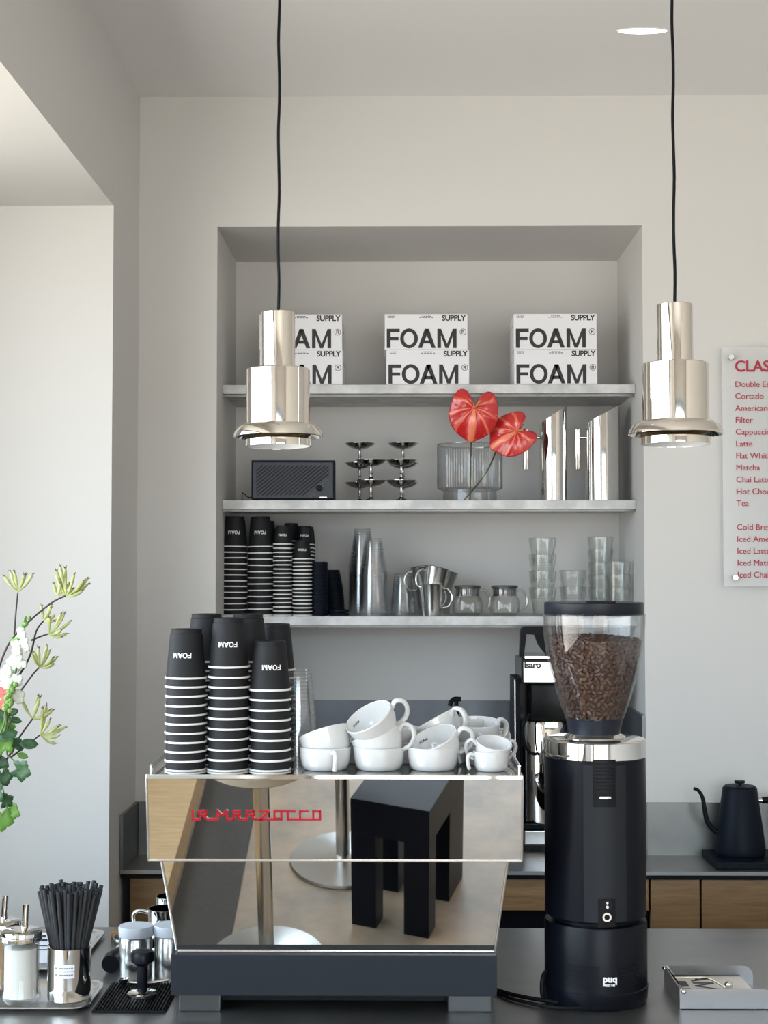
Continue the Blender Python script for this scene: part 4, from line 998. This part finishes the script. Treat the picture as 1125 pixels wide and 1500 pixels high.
# straw cup
Y=2.90; xs_=PX(101.5,Y,1430); z0=Z_COUNTER+.003
t=thing('straw_cup','polished steel cup with white label, crammed with black straws','cup',(xs_,Y,z0))
G().lathe([(0,.001),(.0405,.001),(.042,.003),(.042,.101),(.0425,.1025),(.0412,.103),(.0405,.101),(.0405,.004),(0,.004)],56).build('cup_wall',M_CHROME,t)
g=G()
for (zz0,zz1) in ((.049,.061),(.062,.0745)):
    on_cyl(g,-.022,.019,zz0,zz1,.042,.0006,8,base=.0)
o=g.build('label_strip',M_CARD,t); 
g=G()
for zc_ in (.0555,.068):
    for u in range(8):
        if u!=1: on_cyl(g,-.0185+u*.0044,-.0185+u*.0044+.0035,zc_-.0012,zc_+.0012,.042,.0011,2,base=.0)
g.build('print',mat('grey print',(.25,.25,.25),.6),t)['kind']='stuff'
M_STRAW=mat('matte black straw',(.022,.023,.026),.55)
def make_straw(L,r=.0042):
    return G().lathe([(r,0),(r,L),(r-.0006,L),(r-.0006,0)],12,close=True)
SL=.205; sm=None; k=0; rs=random.Random(11)
ns=64
for i in range(ns):
    rad=math.sqrt((i+.5)/ns); a=i*2.39996
    bx,by=.030*rad*math.cos(a)*.75,.030*rad*math.sin(a)*.75
    tx_,ty_=.074*rad*math.cos(a)+.002,.064*rad*math.sin(a)
    b=Vector((bx,by,.006)); d=(Vector((tx_,ty_,.2))-Vector((bx,by,0))).normalized()
    # keep inside the mouth
    m=b+d*(.100/d.z); rm=math.hypot(m.x,m.y)
    if rm>.0350: s_=.0350/rm; b.x+=m.x*(s_-1); b.y+=m.y*(s_-1)
    if sm is None:
        o=make_straw(SL).build('drinking_straw',M_STRAW); sm=o.data
    else:
        o=bpy.data.objects.new('drinking_straw',sm); COL.objects.link(o)
    o.location=Vector((xs_,Y,z0))+b+Vector((0,0,rs.uniform(-.001,.012))); o.rotation_euler=Vector((0,0,1)).rotation_difference(d).to_euler()
    tag(o,'black drinking straw fanning out of the polished steel cup','straw','black straws in the steel cup')

# shakers
def shaker(px,Y,lab):
    t=thing('powder_shaker',lab,'shaker',(PX(px,Y,1400),Y,Z_COUNTER),group='steel powder shakers')
    G().lathe([(0,0),(.0325,0),(.0335,.002),(.0335,.080),(.0328,.081),(.0335,.083),(.0335,.090),(0,.090)],48).build('canister',M_STEEL,t)
    G().lathe([(.0352,.083),(.0358,.100),(.0345,.1035),(0,.1035)],48).build('lid',mat('frosted lid',(.62,.66,.72),.35),t)
shaker(199,3.07,'steel shaker with frosted lid, directly behind the tamper')
shaker(250,3.08,'steel shaker with frosted lid, half hidden behind the machine')
# milk pitchers
def milk(px,Y,ytop,r,lab,rz=0,H=None):
    x=PX(px,Y,1350); H=H or PZ(ytop,Y,px)-Z_COUNTER
    t=thing('milk_pitcher',lab,'milk pitcher',(x,Y,Z_COUNTER),(0,0,rz),group='steel milk pitchers')
    G().lathe([(0,0),(r*1.08,0),(r*1.1,.003),(r*1.1,H*.35),(r*.98,H*.75),(r,H-.002),(r+.001,H),(r-.001,H),(r*.96,H*.75),(r*1.06,H*.35),(r*1.04,.004),(0,.004)],44).build('jug',M_CHROME,t)
    G().tube(smooth_path([(-r*.97,0,H-.010),(-r-.018,0,H-.006),(-r-.032,0,H-.014),(-r-.030,0,H-.035),(-r-.022,0,H-.065),(-r-.002,0,H-.075)],5),.0042,10).build('handle',M_STEEL,t)
milk(242,3.24,1330,.037,'steel milk pitcher behind the shakers, handle to the left')
milk(252,3.36,1312,.036,'steel milk pitcher farthest back, mostly behind the machine',rz=PI)
# wooden brush and portafilter
x,y=PX(174,3.36,1352),3.36
t=thing('barista_brush','wooden handled brush lying behind the shakers','brush',(x,y,Z_COUNTER))
G().tube([(-.018,0,.012),(.05,.02,.012)],[.0105,.0085],16).build('handle',M_HWOOD,t)
G().tube([(.05,.02,.012),(.085,.03,.010)],[.009,.012],14).build('bristles',M_BLACK,t)
x,y=PX(164,3.10,1390),3.13
t=thing('portafilter','portafilter with black handle lying beside the shakers','portafilter',(x,y,Z_COUNTER+.0))
G().tube([(0,-.045,.020),(.0,-.020,.022),(.004,.06,.019)],[.0185,.0195,.013],18).build('handle',M_BLACK,t)
G().tube([(.004,.06,.019),(.006,.09,.019)],.006,12).build('neck',M_STEEL,t)
G().lathe([(0,0),(.028,0),(.034,.010),(.035,.034),(.037,.036),(.033,.036),(.032,.012),(0,.008)],36,Matrix.Translation((.008,.125,0))).build('basket',M_STEEL,t)
# mat, tamper, spoon
mx0,mx1,my0,my1=-.584,-.445,2.815,3.005
t=thing('rubber_mat','ribbed black rubber mat under the tamper','mat',(mx0,my0,Z_COUNTER))
w_,d_=mx1-mx0,my1-my0
G().box(0,w_,0,d_,0,.004).build('mat_sheet',M_RUBBER,t,smooth=0,bevel=.001)
nr=22
for i in range(nr):
    xx=.006+(w_-.012)*i/(nr-1); G().box(xx-.0017,xx+.0017,.004,d_-.004,.004,.0072).build('rib',M_RUBBER,t,smooth=0)
Y=2.905; x=PX(208.5,Y,1430)
t=thing('coffee_tamper','coffee tamper with black handle and steel foot on the rubber mat','tamper',(x,Y,Z_COUNTER+.0072))
G().lathe([(0,0),(.028,0),(.029,.001),(.029,.006),(.026,.009),(.010,.012),(0,.012)],44).build('steel_foot',M_CHROME,t)
G().lathe([(0,.011),(.0095,.011),(.0105,.016),(.0105,.058),(.017,.063),(.0225,.067),(.0232,.080),(.020,.086),(0,.089)],36).build('handle',M_SATIN,t)
Y=2.985
t=thing('measuring_spoon','steel measuring spoon lying across the rear of the rubber mat','spoon',(PX(181,Y,1425),Y,Z_COUNTER+.0075))
G().tube(smooth_path([(.012,0,.003),(.05,0,.002),(.09,.008,.006)],5),.0028,8).build('handle',M_STEEL,t)
G().lathe([(0,0),(.006,.001),(.0095,.006),(.0105,.011),(.0095,.011),(.0055,.002),(0,.0012)],24).build('bowl',M_STEEL,t)

# ================================================================== flowers at the left edge
Yv=3.06; xv=-1.02
t=thing('flower_vase','clear glass vase of flowers just outside the left picture edge','vase',(xv,Yv,Z_COUNTER))
G().lathe([(0,.001),(.05,.001),(.055,.006),(.058,.22),(.064,.24),(.062,.24),(.055,.22),(.052,.010),(0,.008)],44).build('glass_body',M_GLASS,t)
vo=Vector((xv,Yv,Z_COUNTER+.012)); mouth=Vector((xv+.02,Yv,Z_COUNTER+.235))
M_STEMP=mat('purple stem',(.035,.018,.022),.6); M_PAW=mat('yellow green bud',(.50,.52,.22),.6,noise=1.5,nscale=80,col2=(.30,.36,.14)); M_PAWD=mat('dark bud tip',(.16,.10,.06),.6)
M_GSTEM=mat('green stem',(.08,.15,.04),.6); M_PETAL=mat('white petal',(.66,.70,.62),.6,sub=.1); M_PGREEN=mat('green bud',(.16,.30,.07),.6); M_LEAFD=mat('dark leaf',(.025,.085,.030),.45); M_LEAF=mat('fresh leaf',(.10,.24,.03),.45); M_PINK=mat('coral petal',(.75,.16,.14),.6)
rf=random.Random(5)
def stemroot(name,lab,cat): return thing(name,lab,cat,tuple(vo))
def rel(p): return tuple(Vector(p)-vo)
def paw(t,c,dirx,n,size,Y):
    # c: base of fan (Vector), buds fan out
    gb=G(); gt=G()
    for i in range(n):
        u=(i/(n-1)-.5)*2 if n>1 else 0; a=dirx+u*1.15+rf.uniform(-.4,.4); L=size*rf.uniform(.6,1.05)
        d=Vector((math.cos(a),rf.uniform(-.35,.35),math.sin(a))).normalized(); s=Vector((0,rf.uniform(-.5,.5),.6))
        p0=c; p1=c+d*L*.45; p2=c+d*L*.8+s*L*.25; p3=c+d*L+s*L*.45
        pts=smooth_path([p0,p1,p2,p3],3); rr=[.0013,.0016,.0020,.0026,.0031,.0034,.0035,.0033,.0028,.0021]
        gb.tube(pts,rr[:len(pts)],7)
        for q in range(4):
            e=Vector((rf.uniform(-1,1),rf.uniform(-1,1),rf.uniform(-.4,1)))*.004
            gt.tube([pts[-1],pts[-1]+e+d*.004],[.0014,.0004],5)
    gb.v=[tuple(Vector(v)-vo) for v in gb.v]; gt.v=[tuple(Vector(v)-vo) for v in gt.v]
    gb.build('bud_cluster',M_PAW,t); gt.build('bud_tips',M_PAWD,t)
def branch(t,pts,r0=.0028,r1=.0016,m=None):
    p=smooth_path(pts,5); n=len(p); G().tube([rel(q) for q in p],[r0+(r1-r0)*i/(n-1) for i in range(n)],8).build('stem',m or M_STEMP,t)
q=lambda x,y,Y=3.0: P(x,y,Y)
t=stemroot('kangaroo_paw','tallest kangaroo paw stem with two yellow green heads','flower')
branch(t,[vo,mouth,q(-20,1040),q(0,973),q(21,932),q(70,887),q(98,872)]); branch(t,[q(21,930),q(23,900),q(26,868)],.002,.0014)
paw(t,q(97,873),1.35,11,.046,3.0); paw(t,q(84,872),.9,4,.03,3.0); paw(t,q(27,866),1.5,6,.036,3.0)
t=stemroot('kangaroo_paw','kangaroo paw stem with two small heads right of the snapdragon','flower')
branch(t,[vo+Vector((.01,0,0)),mouth+Vector((.01,0,0)),q(5,1030),q(42,965),q(53,925),q(65,908)]); branch(t,[q(46,938),q(60,932),q(73,928)],.002,.0014)
paw(t,q(64,909),.6,5,.034,3.0); paw(t,q(72,929),.45,7,.042,3.0)
t=stemroot('kangaroo_paw','kangaroo paw stem with one head beside the white florets','flower')
branch(t,[vo+Vector((-.01,.01,0)),mouth+Vector((0,.01,0)),q(-5,1070,3.03),q(15,1035,3.03),q(45,992,3.03),q(60,975,3.03)]); paw(t,q(59,978,3.03),1.15,8,.040,3.03)
t=stemroot('kangaroo_paw','lowest kangaroo paw stem with two heads above the leaves','flower')
branch(t,[vo+Vector((0,-.01,0)),mouth+Vector((.01,-.01,0)),q(0,1125),q(25,1085),q(49,1051)]); branch(t,[q(15,1110),q(48,1085),q(60,1075)],.002,.0014)
paw(t,q(48,1053),.95,7,.042,3.0); paw(t,q(59,1076),.55,9,.046,3.0)
t=stemroot('snapdragon','white snapdragon spike with green buds at its tip','flower')
branch(t,[vo+Vector((-.012,-.01,0)),mouth,q(-5,1100,2.98),q(10,1030,2.98),q(24,980,2.98),q(38,903,2.98)],.003,.0018,M_GSTEM)
def floret(t,c,r,m,nm='floret'):
    g=G()
    for k in range(5):
        a=k*2*PI/5+rf.random(); d=Vector((math.cos(a),-.5,math.sin(a)))*r*.5
        g.sphere(tuple(Vector(c)+d-vo),r*.55,8,None,(1,.7,1))
    g.sphere(tuple(Vector(c)-vo),r*.6,8); g.build(nm,m,t)
for i in range(22):
    s=i/21; c=q(35-22*s+rf.uniform(-1,1)*(5+13*s),925+100*s,2.98+rf.uniform(-.02,.015)); floret(t,c,.009+.006*s,M_PETAL)
for i in range(9):
    c=q(40-4*i*.5+rf.uniform(-3,3),905+i*4.5,2.98); g=G().sphere(tuple(c-vo),.0045+.0006*i,8,None); g.build('bud',M_PGREEN,t)
t=stemroot('green_flower_spike','short green bud spike below the white florets','flower')
branch(t,[vo,mouth,q(-8,1090,2.95),q(8,1040,2.95),q(18,1003,2.95)],.0025,.0015,M_GSTEM)
for i in range(16):
    c=q(18-8*i/15+rf.uniform(-5,5),1003+38*i/15,2.95); G().sphere(tuple(c-vo),.006,8).build('bud',M_PGREEN,t)
t=stemroot('coral_flower','coral pink bloom cut by the left picture edge','flower')
branch(t,[vo,mouth,q(-18,1100,2.97),q(-4,1030,2.97)],.0025,.0018,M_GSTEM)
for i in range(7): floret(t,q(-2+rf.uniform(-9,10),1022+rf.uniform(-16,12),2.965),.012,M_PINK,'petal')
# leaves
def leaf(t,c,size,ang,lobed,m,tiltv):
    n=30; vs=[(0,0,0)];fs=[]
    for ring in (.5,1.0):
        for k in range(n):
            a=2*PI*k/n; r=1.0
            if lobed: r=.86+.12*math.cos(5*a)+.04*math.cos(15*a)-(.30 if abs(a-PI)<.25 else 0)
            else: r=1-.45*abs(math.sin(a))**.8
            vs.append((size*ring*r*math.cos(a), -size*.18*ring*ring+.05*size*abs(math.sin(2.5*a))*ring, size*ring*r*math.sin(a)))
    for k in range(n): k2=(k+1)%n; fs.append((0,1+k,1+k2)); fs.append((1+k,1+n+k,1+n+k2,1+k2))
    M=Matrix.Translation(Vector(c)-vo)@Matrix.Rotation(-ang,4,'Y')@Matrix.Rotation(tiltv,4,'Z')@Matrix.Rotation(rf.uniform(-.5,.5),4,'X')
    o=G().add(vs,fs,M).build('leaf',m,t,smooth=60); md=o.modifiers.new('thick','SOLIDIFY'); md.thickness=.0006
t=stemroot('ivy_stem','trailing green stem with lobed leaves at the left picture edge','foliage')
branch(t,[vo,mouth,q(-15,1130,2.98),q(5,1160,2.96),q(12,1195,2.95)],.002,.0012,M_GSTEM); branch(t,[mouth,q(-5,1110,2.98),q(12,1108,2.97),q(30,1125,2.96)],.002,.0012,M_GSTEM)
for (x,y,s,a,lb,m) in [(32,1128,.024,-.3,1,M_LEAFD),(20,1186,.022,-.5,1,M_LEAF),(2,1200,.026,-1.5,1,M_LEAF),(8,1172,.018,.5,1,M_LEAFD),(5,1138,.020,-1.2,1,M_LEAFD),(6,1090,.024,1.8,1,M_LEAF),(-8,1160,.028,2,1,M_LEAFD)]: leaf(t,q(x,y,2.95+rf.uniform(-.02,.03)),s,a,lb,m,rf.uniform(-.4,.4))
t=stemroot('leafy_branch','branch of dark glossy rounded leaves below the snapdragon','foliage')
branch(t,[vo,mouth,q(-12,1130,3.0),q(5,1085,2.98),q(20,1045,2.97)],.002,.0012,M_STEMP); branch(t,[q(0,1098,2.98),q(25,1092,2.98),q(42,1089,2.98)],.0015,.001,M_STEMP)
for (x,y,s,a,lb,m) in [(18,1043,.015,.3,0,M_LEAFD),(23,1054,.014,-.2,0,M_LEAFD),(8,1062,.026,1.2,1,M_LEAF),(20,1090,.022,1.9,1,M_LEAFD),(42,1090,.019,-.1,0,M_LEAFD),(-2,1075,.030,2.0,1,M_LEAF),(12,1078,.020,.4,0,M_LEAFD),(0,1115,.022,-.6,0,M_LEAFD),(33,1107,.012,-.3,0,M_LEAF),(2,1048,.018,2.4,0,M_LEAFD)]: leaf(t,q(x,y,2.97+rf.uniform(-.02,.03)),s,a,lb,m,rf.uniform(-.4,.4))
